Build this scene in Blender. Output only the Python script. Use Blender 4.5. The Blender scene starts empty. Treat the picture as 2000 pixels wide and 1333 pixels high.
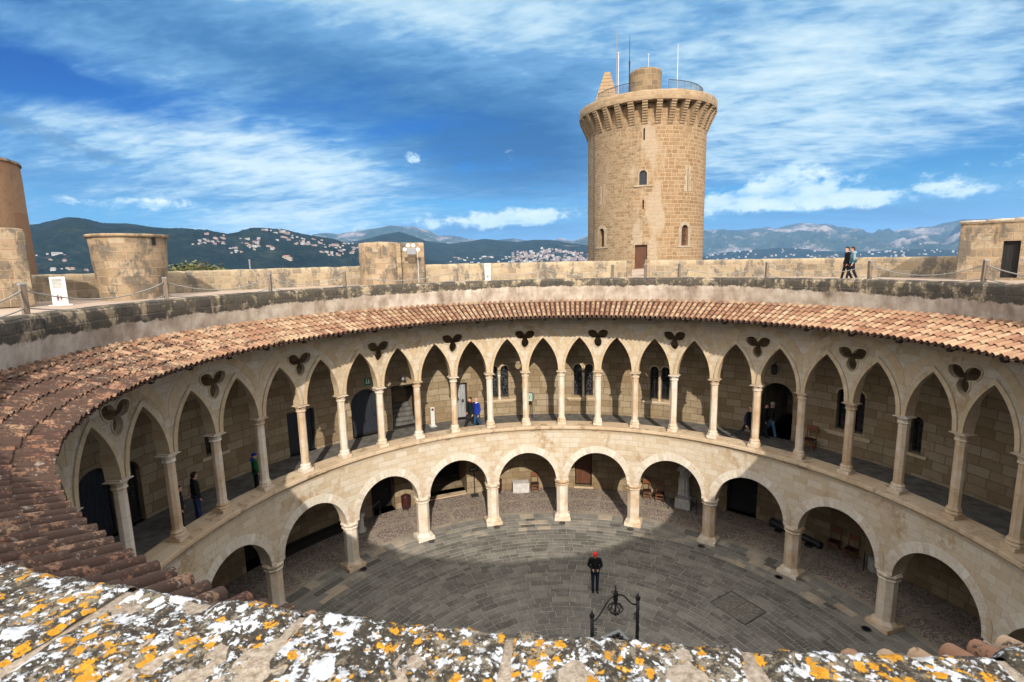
import bpy, bmesh, math, random
from mathutils import Vector, Matrix, noise, geometry
import numpy as np
random.seed(7)
PI = math.pi
sc = bpy.context.scene
COL = sc.collection
R = math.radians

# ------------------------------------------------------------------ camera
CAM = Vector((0, -13.35, 13.649)); YAW, PIT, ROL, FPX = -0.12934, 0.15448, -0.02181, 997.176
FW = Vector((math.sin(YAW)*math.cos(PIT), math.cos(YAW)*math.cos(PIT), -math.sin(PIT)))
RT0 = Vector((math.cos(YAW), -math.sin(YAW), 0)); UP0 = RT0.cross(FW)
RT = RT0*math.cos(ROL)+UP0*math.sin(ROL); UP = -RT0*math.sin(ROL)+UP0*math.cos(ROL)
cd = bpy.data.cameras.new('camera'); cam = bpy.data.objects.new('camera', cd); COL.objects.link(cam)
cam.matrix_world = Matrix(((RT.x, UP.x, -FW.x, CAM.x), (RT.y, UP.y, -FW.y, CAM.y), (RT.z, UP.z, -FW.z, CAM.z), (0, 0, 0, 1)))
cd.sensor_width = 36; cd.lens = FPX/2000*36; cd.clip_start = 0.05; cd.clip_end = 90000
cd.dof.use_dof = True; cd.dof.focus_distance = 26; cd.dof.aperture_fstop = 6.3
sc.camera = cam
sc.view_settings.view_transform = 'Standard'; sc.view_settings.look = 'None'
sc.view_settings.exposure = 0.62; sc.view_settings.gamma = 1
sc.cycles.use_denoising = True
sc.cycles.max_bounces = 6; sc.cycles.diffuse_bounces = 1; sc.cycles.volume_bounces = 0
sc.cycles.transparent_max_bounces = 8

# ------------------------------------------------------------------ node helper
class NT:
    def __init__(s, tree): s.t = tree; s.n = tree.nodes; s.l = tree.links
    def new(s, typ, **kw):
        n = s.n.new(typ)
        for k, v in kw.items(): setattr(n, k, v)
        return n
    def put(s, sock, v):
        if v is None: return
        if hasattr(v, 'is_linked') or isinstance(v, bpy.types.NodeSocket): s.l.new(v, sock)
        else:
            if sock.type == 'RGBA' and len(v) == 3: v = (*v, 1)
            sock.default_value = v
    def math(s, op, a, b=None, c=None, clamp=False):
        n = s.new('ShaderNodeMath', operation=op, use_clamp=clamp)
        for i, v in enumerate((a, b, c)): s.put(n.inputs[i], v)
        return n.outputs[0]
    def vmath(s, op, a, b=None, scale=None):
        n = s.new('ShaderNodeVectorMath', operation=op)
        s.put(n.inputs[0], a); s.put(n.inputs[1], b)
        if scale is not None: s.put(n.inputs['Scale'], scale)
        return n.outputs['Value'] if op in ('LENGTH', 'DOT_PRODUCT') else n.outputs[0]
    def mix(s, f, a, b, mode='MIX'):
        n = s.new('ShaderNodeMix', data_type='RGBA', blend_type=mode)
        s.put(n.inputs[0], f); s.put(n.inputs[6], a); s.put(n.inputs[7], b)
        return n.outputs[2]
    def noise(s, vec, scale, detail=4, rough=.55, dist=0, out='Fac'):
        n = s.new('ShaderNodeTexNoise'); s.put(n.inputs['Vector'], vec)
        n.inputs['Scale'].default_value = scale; n.inputs['Detail'].default_value = detail
        n.inputs['Roughness'].default_value = rough; n.inputs['Distortion'].default_value = dist
        return n.outputs[out]
    def voro(s, vec, scale, feature='F1', out='Distance', rnd=1):
        n = s.new('ShaderNodeTexVoronoi', feature=feature); s.put(n.inputs['Vector'], vec)
        n.inputs['Scale'].default_value = scale; n.inputs['Randomness'].default_value = rnd
        return n.outputs[out]
    def ramp(s, f, stops, interp='LINEAR'):
        n = s.new('ShaderNodeValToRGB'); n.color_ramp.interpolation = interp
        e = n.color_ramp.elements
        while len(e) < len(stops): e.new(.5)
        for el, (p, c) in zip(e, stops):
            el.position = p; el.color = (*c, 1) if hasattr(c, '__len__') else (c, c, c, 1)
        s.put(n.inputs[0], f); return n.outputs[0]
    def step(s, f, a, b):
        n = s.new('ShaderNodeMapRange'); n.interpolation_type = 'SMOOTHSTEP'
        s.put(n.inputs[0], f); n.inputs[1].default_value = a; n.inputs[2].default_value = b
        return n.outputs[0]
    def coord(s, out='Object'):
        return s.new('ShaderNodeTexCoord').outputs[out]
    def bump(s, h, strength=.5, dist=.02):
        n = s.new('ShaderNodeBump'); n.inputs['Strength'].default_value = strength
        n.inputs['Distance'].default_value = dist; s.put(n.inputs['Height'], h); return n.outputs[0]
    def mapping(s, v, scale=(1, 1, 1), loc=(0, 0, 0), rot=(0, 0, 0)):
        n = s.new('ShaderNodeMapping'); s.put(n.inputs[0], v)
        n.inputs['Scale'].default_value = scale; n.inputs['Location'].default_value = loc; n.inputs['Rotation'].default_value = rot
        return n.outputs[0]

def mat(name, fn=None, col=(.5, .5, .5), rough=.85, metal=0, spec=.3):
    m = bpy.data.materials.new(name); m.use_nodes = True
    t = NT(m.node_tree); b = m.node_tree.nodes['Principled BSDF']
    b.inputs['Base Color'].default_value = (*col, 1); b.inputs['Roughness'].default_value = rough
    b.inputs['Metallic'].default_value = metal; b.inputs['Specular IOR Level'].default_value = spec
    if fn:
        r = fn(t)
        if isinstance(r, tuple):
            t.put(b.inputs['Base Color'], r[0])
            if r[1] is not None: t.put(b.inputs['Normal'], r[1])
            if len(r) > 2 and r[2] is not None: t.put(b.inputs['Roughness'], r[2])
        else: t.put(b.inputs['Base Color'], r)
    return m

# ------------------------------------------------------------------ world and sun
SUN_AZ, SUN_EL = R(166), R(31.5)          # azimuth from +y towards +x
SV = Vector((math.sin(SUN_AZ)*math.cos(SUN_EL), math.cos(SUN_AZ)*math.cos(SUN_EL), math.sin(SUN_EL)))
ld = bpy.data.lights.new('sun', 'SUN'); sun = bpy.data.objects.new('sun', ld); COL.objects.link(sun)
ld.energy = 3.65; ld.angle = R(.5); ld.color = (1, .91, .79)
sun.rotation_euler = (-SV).to_track_quat('-Z', 'Y').to_euler()

w = bpy.data.worlds.new('World'); sc.world = w; w.use_nodes = True
t = NT(w.node_tree); bg = w.node_tree.nodes['Background']
sky = t.new('ShaderNodeTexSky', sky_type='NISHITA'); sky.sun_disc = False
sky.sun_elevation = SUN_EL; sky.sun_rotation = SUN_AZ; sky.air_density = 1.0; sky.dust_density = .4; sky.ozone_density = 2.5
g = t.coord('Generated')
sx = t.new('ShaderNodeSeparateXYZ'); t.put(sx.inputs[0], g)
zc = t.math('MAXIMUM', sx.outputs[2], 0.0)
den = t.math('ADD', zc, .16)
cx = t.new('ShaderNodeCombineXYZ')
t.put(cx.inputs[0], t.math('DIVIDE', sx.outputs[0], den)); t.put(cx.inputs[1], t.math('DIVIDE', sx.outputs[1], den))
pl = cx.outputs[0]
az = t.math('ARCTAN2', sx.outputs[0], sx.outputs[1]); el = t.math('ARCSINE', sx.outputs[2])
ca = t.new('ShaderNodeCombineXYZ'); t.put(ca.inputs[0], az); t.put(ca.inputs[1], el); ae = ca.outputs[0]
def blob(a0, e0, wa, we, tilt=0):
    'soft elliptical weight round one compass direction of the sky (degrees)'
    da = t.math('SUBTRACT', az, R(a0)); de = t.math('SUBTRACT', el, R(e0))
    de = t.math('SUBTRACT', de, t.math('MULTIPLY', da, tilt))
    q = t.math('ADD', t.math('POWER', t.math('DIVIDE', da, R(wa)), 2), t.math('POWER', t.math('DIVIDE', de, R(we)), 2))
    return t.math('POWER', 2.718, t.math('MULTIPLY', q, -1))
def addall(*v):
    r = v[0]
    for q in v[1:]: r = t.math('ADD', r, q)
    return r
# clear sky
hsv = t.new('ShaderNodeHueSaturation'); hsv.inputs['Saturation'].default_value = 1.55; hsv.inputs['Value'].default_value = 1.0
t.put(hsv.inputs['Color'], sky.outputs[0])
clear = t.mix(1.0, hsv.outputs[0], (.42, .62, .72), 'MULTIPLY')
clear = t.mix(t.step(el, .20, .0), clear, (1.35, 3.1, 5.2))
# high layered cloud: long streaks plus fine mottling
plr = t.mapping(pl, rot=(0, 0, R(-22)), scale=(.55, 1.25, 1))
n1 = t.noise(plr, 1.35, 9, .58, .45)
n2 = t.noise(t.mapping(pl, rot=(0, 0, R(35)), scale=(1, 1.8, 1)), 4.2, 9, .55, .3)
n4 = t.noise(t.mapping(pl, rot=(0, 0, R(28)), scale=(1, 2.2, 1)), 12, 6, .55, .4)
n3 = t.noise(t.mapping(pl, loc=(3.1, 1.7, 0), scale=(.8, 1.5, 1)), .75, 6, .55)
bias = addall(t.math('MULTIPLY', blob(16, 17, 26, 10), .36), t.math('MULTIPLY', blob(-8, 26, 18, 6), .30), t.math('MULTIPLY', blob(-34, 25, 26, 9), .42),
              t.math('MULTIPLY', blob(-30, 8, 24, 4.5, -.08), .30), t.math('MULTIPLY', blob(20, 12, 20, 4), .22),
              t.math('MULTIPLY', blob(-48, 15.0, 9, 1.7, -.12), -.42), t.math('MULTIPLY', blob(3, 31, 10, 4.5), -.34), t.math('MULTIPLY', blob(30, 27, 14, 5, .25), -.10),
              t.math('MULTIPLY', blob(26, 6.4, 22, 1.5, .05), -.34), t.math('MULTIPLY', blob(-16, 6.3, 12, 1.0), -.18))
behind = t.step(t.math('MULTIPLY', sx.outputs[1], -1), -.25, .35); high = t.step(sx.outputs[2], .52, .74); away = t.math('MAXIMUM', behind, high)
bias = t.math('ADD', bias, t.math('MULTIPLY', away, .45))
cov = t.math('ADD', t.math('ADD', t.math('MULTIPLY', n1, .85), t.math('ADD', t.math('MULTIPLY', n2, .34), t.math('MULTIPLY', n4, .10))), bias)
c1 = t.step(cov, .50, .96)
# shade of the layer: grey-blue bases and white lit parts
dk = addall(t.math('MULTIPLY', blob(-22, 17, 30, 4.5, -.22), .26), t.math('MULTIPLY', blob(-8, 11, 11, 4.5), .46), t.math('MULTIPLY', blob(-40, 26, 20, 4, -.1), -.16),
            t.math('MULTIPLY', blob(-10, 3.2, 10, 1.2), .35), t.math('MULTIPLY', blob(24, 3.4, 16, 1.0), .30),
            t.math('MULTIPLY', blob(18, 15, 22, 8), -.24), t.math('MULTIPLY', blob(-8, 25, 13, 4.5), -.24), t.math('MULTIPLY', blob(-30, 10, 18, 3.5, -.16), -.30),
            t.math('MULTIPLY', blob(-30, 4.2, 14, 1.6), -.3))
lit = t.math('SUBTRACT', t.math('ADD', t.math('MULTIPLY', n3, .45), t.math('ADD', t.math('MULTIPLY', n2, .50), t.math('MULTIPLY', n4, .22))), dk)
ccol = t.ramp(lit, [(.18, (.45, 1.65, 3.4)), (.42, (1.1, 2.4, 4.1)), (.62, (2.1, 3.5, 5.2)), (.76, (4.3, 5.2, 6.1)), (.90, (5.8, 6.2, 6.6))])
ccol = t.mix(away, ccol, (15.4, 14.8, 14.2))            # bright cloud added out of view, overhead and behind, to lift the ambient fill
base = t.mix(c1, clear, ccol)
# low cumulus banks
nc = t.noise(t.mapping(ae, scale=(1, 2.1, 1)), 15, 7, .6, .2)
nc2 = t.noise(t.mapping(ae, scale=(1, 1.5, 1), loc=(2, 7, 0)), 42, 7, .65, .3)
nb = t.noise(t.mapping(ae, scale=(.7, 4.5, 1), loc=(5, 2, 0)), 6, 5, .55)
cum = addall(t.math('MULTIPLY', blob(22, 5.8, 11, 2.2, .06), .30), t.math('MULTIPLY', blob(17, 5.6, 6.5, 1.3, .14), .26), t.math('MULTIPLY', blob(-12, 4.6, 15, 1.5, .04), .30), t.math('MULTIPLY', blob(-6, 4.6, 6, 1.0, .05), .24),
             t.math('MULTIPLY', blob(-25, 4.0, 4, .8), .2), t.math('MULTIPLY', blob(33, 4.9, 12, .9), .27), t.math('MULTIPLY', blob(20, 8.2, 4, 1.2), .24), t.math('MULTIPLY', blob(39, 8, 5, 1.8), .27), t.math('MULTIPLY', blob(-43, 5.7, 8, 1.1), .30))
puff = addall(t.math('MULTIPLY', blob(-17.4, 10.8, 1.25, .95), .52), t.math('MULTIPLY', blob(-7.2, 11.3, 1.1, .8), .40))
cc = t.math('MAXIMUM', t.step(t.math('ADD', t.math('ADD', t.math('MULTIPLY', nc, .55), t.math('MULTIPLY', nc2, .42)), cum), .70, .87), t.math('MULTIPLY', t.step(t.math('ADD', nc2, puff), .80, 1.02), .85))
cl = t.ramp(t.math('ADD', t.math('MULTIPLY', nb, .5), t.math('MULTIPLY', nc, .6)), [(.40, (2.2, 3.9, 5.8)), (.54, (5.6, 6.2, 6.7)), (.68, (6.8, 6.9, 7.0))])
base = t.mix(cc, base, cl)
# small dark scud on the left
dkm = addall(blob(-44.5, 9.5, 3.0, .7, -.25), t.math('MULTIPLY', blob(-49, 11.2, 3, 1.2, -.2), .9), t.math('MULTIPLY', blob(-44, 22, 4.5, 1.4, -.35), .75))
sd = t.step(t.math('ADD', t.math('ADD', t.math('MULTIPLY', nc, .5), t.math('MULTIPLY', nc2, .6)), t.math('MULTIPLY', dkm, .42)), .74, 1.02)
gm = t.new('ShaderNodeGamma'); t.put(gm.inputs[0], t.mix(1, base, (1/6.8, 1/6.8, 1/6.8), 'MULTIPLY')); gm.inputs[1].default_value = 1.42
base = t.mix(t.math('SUBTRACT', 1, away), base, t.vmath('MULTIPLY', gm.outputs[0], (6.3, 7.0, 6.9)))
base = t.mix(t.math('MULTIPLY', sd, .8), base, (.75, 1.9, 3.6))
t.put(bg.inputs[0], base); bg.inputs[1].default_value = .10

# ------------------------------------------------------------------ pixel helpers (2000 x 1333 photo) for laying out real positions
def ray(px, py): return FW+RT*((px-1000)/FPX)-UP*((py-666.5)/FPX)
def at_z(px, py, z): d = ray(px, py); return CAM+d*((z-CAM.z)/d.z)
def at_r(px, py, r):
    d = ray(px, py); A = d.x**2+d.y**2; B = 2*(CAM.x*d.x+CAM.y*d.y); C = CAM.x**2+CAM.y**2-r*r
    return CAM+d*((-B+math.sqrt(B*B-4*A*C))/(2*A))
def at_d(px, py, dist): d = ray(px, py); return CAM+d*(dist/math.hypot(d.x, d.y))
def ang(P): return math.atan2(P.x, P.y)
def pol(a, r, z=0): return Vector((r*math.sin(a), r*math.cos(a), z))

# ------------------------------------------------------------------ mesh builder
class MB:
    def __init__(s): s.v = []; s.f = []; s.uv = []; s.rnd = []; s.mi = []
    def face(s, idx, uv=None, rnd=0., mi=0):
        s.f.append(tuple(idx)); s.uv.append(uv); s.rnd.append(rnd); s.mi.append(mi)
    def pts(s, ps):
        b = len(s.v); s.v.extend([tuple(p) for p in ps]); return b
    def grid(s, rows, closed_u=False, uvf=None, rnd=0., mi=0, flip=False):
        'rows: list of lists of points'
        n = len(rows[0]); b = s.pts([p for r in rows for p in r])
        for i in range(len(rows)-1):
            for j in range(n if closed_u else n-1):
                k = (j+1) % n
                q = [b+i*n+j, b+i*n+k, b+(i+1)*n+k, b+(i+1)*n+j]
                uv = None
                if uvf: uv = [uvf(i, j), uvf(i, j+1), uvf(i+1, j+1), uvf(i+1, j)]
                if flip: q.reverse(); uv = uv[::-1] if uv else None
                s.face(q, uv, rnd, mi)
    def box(s, c, size, rot=0, rnd=0., mi=0, taper=1., M=None):
        x, y, z = [q/2 for q in size]; P = []
        for zz, k in ((-z, 1), (z, taper)):
            for xx, yy in ((-x, -y), (x, -y), (x, y), (-x, y)): P.append(Vector((xx*k, yy*k, zz)))
        if M is None: M = Matrix.Rotation(rot, 4, 'Z')
        b = s.pts([M @ p+Vector(c) for p in P])
        for q in ((0, 3, 2, 1), (4, 5, 6, 7), (0, 1, 5, 4), (1, 2, 6, 5), (2, 3, 7, 6), (3, 0, 4, 7)):
            d = [P[i] for i in q]; u = (d[1]-d[0]).length; v = (d[2]-d[1]).length
            s.face([b+i for i in q], [(0, 0), (u, 0), (u, v), (0, v)], rnd, mi)
    def bar(s, p, q, wdt, hgt=None, rnd=0., mi=0):
        p, q = Vector(p), Vector(q); d = q-p; L = d.length
        M = d.to_track_quat('Z', 'Y').to_matrix().to_4x4()
        s.box((p+q)/2, (wdt, hgt or wdt, L), M=M, rnd=rnd, mi=mi)
    def tube(s, pts, r, n=6, mi=0, rnd=0., caps=True):
        pts = [Vector(p) for p in pts]; rows = []
        rr = r if hasattr(r, '__len__') else [r]*len(pts)
        up = Vector((0, 0, 1))
        for i, p in enumerate(pts):
            d = (pts[min(i+1, len(pts)-1)]-pts[max(i-1, 0)]).normalized()
            a = d.cross(up)
            if a.length < .05: a = d.cross(Vector((0, 1, 0)))
            a.normalize(); b = a.cross(d)
            rows.append([p+(a*math.cos(k*2*PI/n)+b*math.sin(k*2*PI/n))*rr[i] for k in range(n)])
        st = len(s.v); s.grid(rows, True, rnd=rnd, mi=mi)
        if caps:
            s.face([st+k for k in range(n)][::-1], None, rnd, mi); e = st+(len(pts)-1)*n
            s.face([e+k for k in range(n)], None, rnd, mi)
    def lathe(s, prof, c=(0, 0), n=64, a0=0, a1=2*PI, mi=0, uvr=None, rnd=0., rot=0, closed_prof=False):
        'prof: (r, z) list going so that the outside is on the right hand'
        full = abs(a1-a0-2*PI) < 1e-6; m = n if full else n+1
        pr = prof+[prof[0]] if closed_prof else prof
        rows = [[Vector((c[0]+r*math.sin(a0+(a1-a0)*j/n+rot), c[1]+r*math.cos(a0+(a1-a0)*j/n+rot), z)) for j in range(m)] for r, z in pr]
        L = [0]
        for i in range(1, len(pr)): L.append(L[-1]+math.hypot(pr[i][0]-pr[i-1][0], pr[i][1]-pr[i-1][1]))
        vertical = max(p[1] for p in pr)-min(p[1] for p in pr)
        def uvf(i, j):
            a = a0+(a1-a0)*j/n; rr = uvr or max(p[0] for p in pr)
            dz = abs(pr[min(i+1, len(pr)-1)][1]-pr[max(i-1, 0)][1])
            return (a*rr, pr[i][1] if dz > .02 else L[i])
        s.grid(rows, full, uvf, rnd=rnd, mi=mi)
    def build(s, name, mats, parent=None, smooth=False, bevel=0, loc=None):
        me = bpy.data.meshes.new(name); me.from_pydata(s.v, [], s.f)
        for m in (mats if isinstance(mats, (list, tuple)) else [mats]): me.materials.append(m)
        uv = me.uv_layers.new(name='UVMap'); at = me.attributes.new('rnd', 'FLOAT', 'FACE')
        d = []
        for f, u in zip(s.f, s.uv):
            if u is None: u = [(s.v[i][0]+s.v[i][1]*.7, s.v[i][2]+s.v[i][1]*.3) for i in f]
            d.extend([c for q in u for c in q])
        uv.data.foreach_set('uv', d); at.data.foreach_set('value', s.rnd)
        me.polygons.foreach_set('material_index', s.mi)
        if smooth: me.polygons.foreach_set('use_smooth', [True]*len(s.f))
        me.validate(clean_customdata=False); me.update()
        o = bpy.data.objects.new(name, me); COL.objects.link(o)
        if parent: o.parent = parent
        if loc is not None: o.location = loc
        if bevel:
            b = o.modifiers.new('bevel', 'BEVEL'); b.width = bevel; b.segments = 2; b.limit_method = 'ANGLE'
        return o

def tag(o, label=None, cat=None, group=None, kind=None):
    if label: o['label'] = label
    if cat: o['category'] = cat
    if group: o['group'] = group
    if kind: o['kind'] = kind
    return o
def thing(name, label, cat, loc=(0, 0, 0), rz=0, group=None):
    o = bpy.data.objects.new(name, None); COL.objects.link(o); o.location = loc; o.rotation_euler = (0, 0, rz)
    o.empty_display_size = .3
    return tag(o, label, cat, group)
def children(o): return [c for c in bpy.data.objects if c.parent == o]
def dup(o, loc=None, rz=None, label=None, parent=None):
    c = o.copy(); COL.objects.link(c); c.parent = parent
    if loc is not None: c.location = loc
    if rz is not None: c.rotation_euler = (0, 0, rz)
    if label: c['label'] = label
    for k in list(o.children):
        dup(k, parent=c)
    return c

# wall panels cut with openings: outline and holes live in (s, z); fmap(s, z, d) -> point, d = depth behind the face
def panel(mb, outline, holes, fmap, depth, step=.5, back=True, hole_depth=None, edge_sides=False, mi=0, zsteps=None):
    def split(lp):
        o = []
        for i, p in enumerate(lp):
            q = lp[(i+1) % len(lp)]; k = max(1, int(math.hypot(q[0]-p[0], q[1]-p[1])/step)); o += [(p[0]+(q[0]-p[0])*j/k, p[1]+(q[1]-p[1])*j/k) for j in range(k)]
        return o
    outline0 = outline; outline = split(outline)
    loops = [outline]+holes; pts = []; edges = []
    for lp in loops:
        b = len(pts); pts += [Vector(p) for p in lp]; n = len(lp)
        edges += [(b+i, b+(i+1) % n) for i in range(n)]
    def inside(p, lp):
        c = False; n = len(lp); j = n-1
        for i in range(n):
            if (lp[i][1] > p[1]) != (lp[j][1] > p[1]) and p[0] < (lp[j][0]-lp[i][0])*(p[1]-lp[i][1])/(lp[j][1]-lp[i][1])+lp[i][0]: c = not c
            j = i
        return c
    x0 = min(p[0] for p in outline); x1 = max(p[0] for p in outline); z0 = min(p[1] for p in outline); z1 = max(p[1] for p in outline)
    nx = max(2, int((x1-x0)/step)); nz = max(2, int((z1-z0)/(zsteps or step*2)))
    boxes = [(min(p[0] for p in h)-.02, max(p[0] for p in h)+.02, min(p[1] for p in h)-.02, max(p[1] for p in h)+.02) for h in holes]
    for i in range(1, nx):
        for k in range(1, nz):
            p = (x0+(x1-x0)*i/nx, z0+(z1-z0)*k/nz)
            if any(b[0] < p[0] < b[1] and b[2] < p[1] < b[3] for b in boxes): continue
            if len(outline0) < 5 or inside(p, outline): pts.append(Vector(p))
    vs, es, fs, _, _, _ = geometry.delaunay_2d_cdt(pts, edges, [], 0, 1e-5)
    keep = []
    for f in fs:
        c = sum((vs[i] for i in f), Vector((0, 0)))/len(f)
        if not inside(c, outline) or any(b[0] < c[0] < b[1] and b[2] < c[1] < b[3] and inside(c, h) for b, h in zip(boxes, holes)): continue
        a = [vs[i] for i in f]
        ar = (a[1]-a[0]).cross(a[2]-a[0])
        keep.append(f if ar > 0 else f[::-1])
    b0 = mb.pts([fmap(v[0], v[1], 0) for v in vs])
    for f in keep: mb.face([b0+i for i in f], [tuple(vs[i]) for i in f], mi=mi)
    if back:
        b1 = mb.pts([fmap(v[0], v[1], depth) for v in vs])
        for f in keep: mb.face([b1+i for i in f[::-1]], [tuple(vs[i]) for i in f[::-1]], mi=mi)
    def sides(lp, dd, sgn):
        n = len(lp); L = 0
        a = mb.pts([fmap(p[0], p[1], 0) for p in lp]); b = mb.pts([fmap(p[0], p[1], dd) for p in lp])
        for i in range(n):
            j = (i+1) % n; l = math.hypot(lp[j][0]-lp[i][0], lp[j][1]-lp[i][1])
            q = [a+i, a+j, b+j, b+i]; u = [(L, 0), (L+l, 0), (L+l, dd), (L, dd)]; L += l
            if sgn: q.reverse(); u.reverse()
            mb.face(q, u, mi=mi)
    def ccw(lp): return sum(lp[i][0]*lp[(i+1) % len(lp)][1]-lp[(i+1) % len(lp)][0]*lp[i][1] for i in range(len(lp))) > 0
    for k, h in enumerate(holes):
        sides(h if ccw(h) else h[::-1], hole_depth[k] if hole_depth else depth, False)
    if edge_sides: sides(outline if ccw(outline) else outline[::-1], depth, True)

def rect(x0, x1, z0, z1): return [(x0, z0), (x1, z0), (x1, z1), (x0, z1)]
def arch(x0, x1, z0, z1, n=12, k=1.):
    'door outline with a round head'
    c = (x0+x1)/2; r = (x1-x0)/2; zs = z1-r*k
    return [(x0, z0), (x1, z0)]+[(c+r*math.cos(PI*i/n), zs+r*k*math.sin(PI*i/n)) for i in range(n+1)]
def fan(mb, lp, fmap, d, mi=0, rnd=0.):
    b = mb.pts([fmap(p[0], p[1], d) for p in lp]); mb.face([b+i for i in range(len(lp))], [tuple(p) for p in lp], rnd, mi)
def slab(mb, lp, fmap, d0, d1, mi=0):
    'closed plate with outline lp between depths d0 (front) and d1'
    n = len(lp); a = mb.pts([fmap(p[0], p[1], d0) for p in lp]); b = mb.pts([fmap(p[0], p[1], d1) for p in lp])
    mb.face([a+i for i in range(n)], [tuple(p) for p in lp], mi=mi); mb.face([b+i for i in range(n)][::-1], None, mi=mi)
    for i in range(n):
        j = (i+1) % n; mb.face([a+j, a+i, b+i, b+j], None, mi=mi)

# ------------------------------------------------------------------ materials
def masonry(bw, bh, cols, mortar, msize=.012, wob=.05, stain=None, stain_amt=.0, stain_scale=.7, grime=.25, bstr=.5, fine=22, pits=0., coordn='UV', zt=None, seed=0., streak=None, mot=.5):
    def fn(t):
        uv = t.coord(coordn); ob = t.coord('Object')
        nn = t.noise(ob, 2.3, 3, .6, out='Color')
        off = t.vmath('SCALE', t.vmath('SUBTRACT', nn, (.5, .5, .5)), scale=wob)
        if seed: uv = t.mapping(uv, loc=(seed*3.1, seed*1.7, 0))
        uvw = t.vmath('ADD', uv, off)
        b = t.new('ShaderNodeTexBrick'); t.put(b.inputs['Vector'], uvw)
        b.inputs['Scale'].default_value = 1; b.inputs['Brick Width'].default_value = bw; b.inputs['Row Height'].default_value = bh
        b.inputs['Mortar Size'].default_value = msize; b.inputs['Mortar Smooth'].default_value = .35; b.inputs['Bias'].default_value = 0
        b.inputs['Color1'].default_value = (0, 0, 0, 1); b.inputs['Color2'].default_value = (1, 1, 1, 1); b.inputs['Mortar'].default_value = (.5, .5, .5, 1)
        b.offset = .47; b.squash = .82; b.squash_frequency = 3
        n = len(cols); val = t.math('ADD', t.math('ADD', .08, t.math('MULTIPLY', b.outputs['Color'], .58)), t.math('MULTIPLY', t.noise(ob, 1.1, 6, .65), .42))
        c = t.ramp(val, [(.12+.85*i/(n-1), q) for i, q in enumerate(cols)])
        f = t.noise(ob, fine, 6, .7); big = t.noise(ob, .42, 5, .6)
        md = t.math('MULTIPLY', t.math('SUBTRACT', t.noise(ob, 4.6, 7, .72), .5), mot*1.7)
        k = t.math('ADD', t.math('ADD', md, t.math('MULTIPLY', f, .55)), t.math('ADD', .72-grime*.5, t.math('MULTIPLY', big, grime)))
        c = t.mix(1, c, t.ramp(k, [(0, 0.), (1, 1.)]), 'MULTIPLY')
        c = t.mix(t.math('MULTIPLY', b.outputs['Fac'], .85), c, mortar)
        h = t.math('ADD', t.math('MULTIPLY', b.outputs['Fac'], -.9), t.math('MULTIPLY', f, .55))
        if pits:
            p = t.step(t.noise(ob, 7, 5, .75), .56, .66)
            h = t.math('SUBTRACT', h, t.math('MULTIPLY', p, pits)); c = t.mix(t.math('MULTIPLY', p, pits*.5), c, [q*.45 for q in cols[0]])
        if stain:
            sm = t.math('MULTIPLY', t.step(t.math('ADD', t.math('MULTIPLY', t.noise(t.mapping(ob, scale=(1, 1, .55)), stain_scale, 7, .68), .8), t.math('MULTIPLY', t.noise(ob, 6, 4, .7), .25)), .62-stain_amt, .72-stain_amt), .85)
            c = t.mix(sm, c, stain)
        if streak:
            st = t.step(t.noise(t.mapping(ob, scale=(2.6, 2.6, .16)), 1.0, 6, .65), .55, .75)
            c = t.mix(t.math('MULTIPLY', st, .6), c, streak)
        return c, t.bump(h, bstr, .025)
    return fn

WARM = [(.41, .305, .195), (.475, .38, .265), (.515, .43, .32), (.55, .485, .39), (.46, .365, .25)]
M = {}
M['wall'] = mat('arcade stone', masonry(.60, .27, WARM, (.40, .315, .215), .010, .03, grime=.4, mot=.45, bstr=.5, stain=(.34, .235, .13), stain_amt=.05, pits=.2, streak=(.42, .325, .21)))
M['gal'] = mat('gallery stone', masonry(.72, .36, [(.155, .10, .052), (.215, .155, .088), (.265, .20, .12), (.325, .26, .175), (.195, .135, .075)], (.135, .095, .058), .016, .06, grime=.5, bstr=.6, stain=(.24, .155, .08), stain_amt=.04, pits=.15))  # darker than the arcade stone: gallery shade partly put into the colour
M['ledge'] = mat('ledge stone', masonry(1.1, 3, [(.44, .32, .2), (.52, .40, .27), (.56, .45, .32)], (.35, .26, .18), .006, .02, stain=(.25, .17, .11), stain_amt=.07, stain_scale=1.6, grime=.5))
def colfn(t):
    ob = t.coord('Object'); oi = t.new('ShaderNodeObjectInfo').outputs['Random']
    shift = t.vmath('ADD', ob, t.vmath('SCALE', (7.3, 3.1, 5.7), scale=t.math('MULTIPLY', oi, 9)))
    n = t.noise(t.mapping(shift, scale=(1, 1, .6)), 2.2, 6, .62)
    z = t.new('ShaderNodeSeparateXYZ'); t.put(z.inputs[0], shift)
    fl = t.math('FRACT', t.math('MULTIPLY', z.outputs[2], 1.45)); seam = t.step(t.math('ABSOLUTE', t.math('SUBTRACT', fl, .5)), .485, .497)
    c = t.ramp(t.math('ADD', t.math('MULTIPLY', n, .8), t.math('MULTIPLY', oi, .22)), [(.22, (.36, .235, .13)), (.42, (.50, .37, .245)), (.58, (.60, .52, .42)), (.8, (.66, .62, .56))])
    c = t.mix(t.math('MULTIPLY', seam, .5), c, (.25, .18, .11))
    f = t.noise(shift, 16, 6, .7)
    c = t.mix(t.math('MULTIPLY', t.step(f, .58, .75), .45), c, (.30, .21, .13))
    return c, t.bump(t.math('ADD', f, t.math('MULTIPLY', seam, -.6)), .25, .02)
M['col'] = mat('pale column stone', colfn)
M['ceil'] = mat('sooty shade-darkened vault stone', masonry(.6, .3, [(.07, .05, .03), (.11, .08, .05), (.15, .11, .07)], (.08, .06, .04), .01, .04))  # soot, plus gallery shade put into the dark colour
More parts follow.
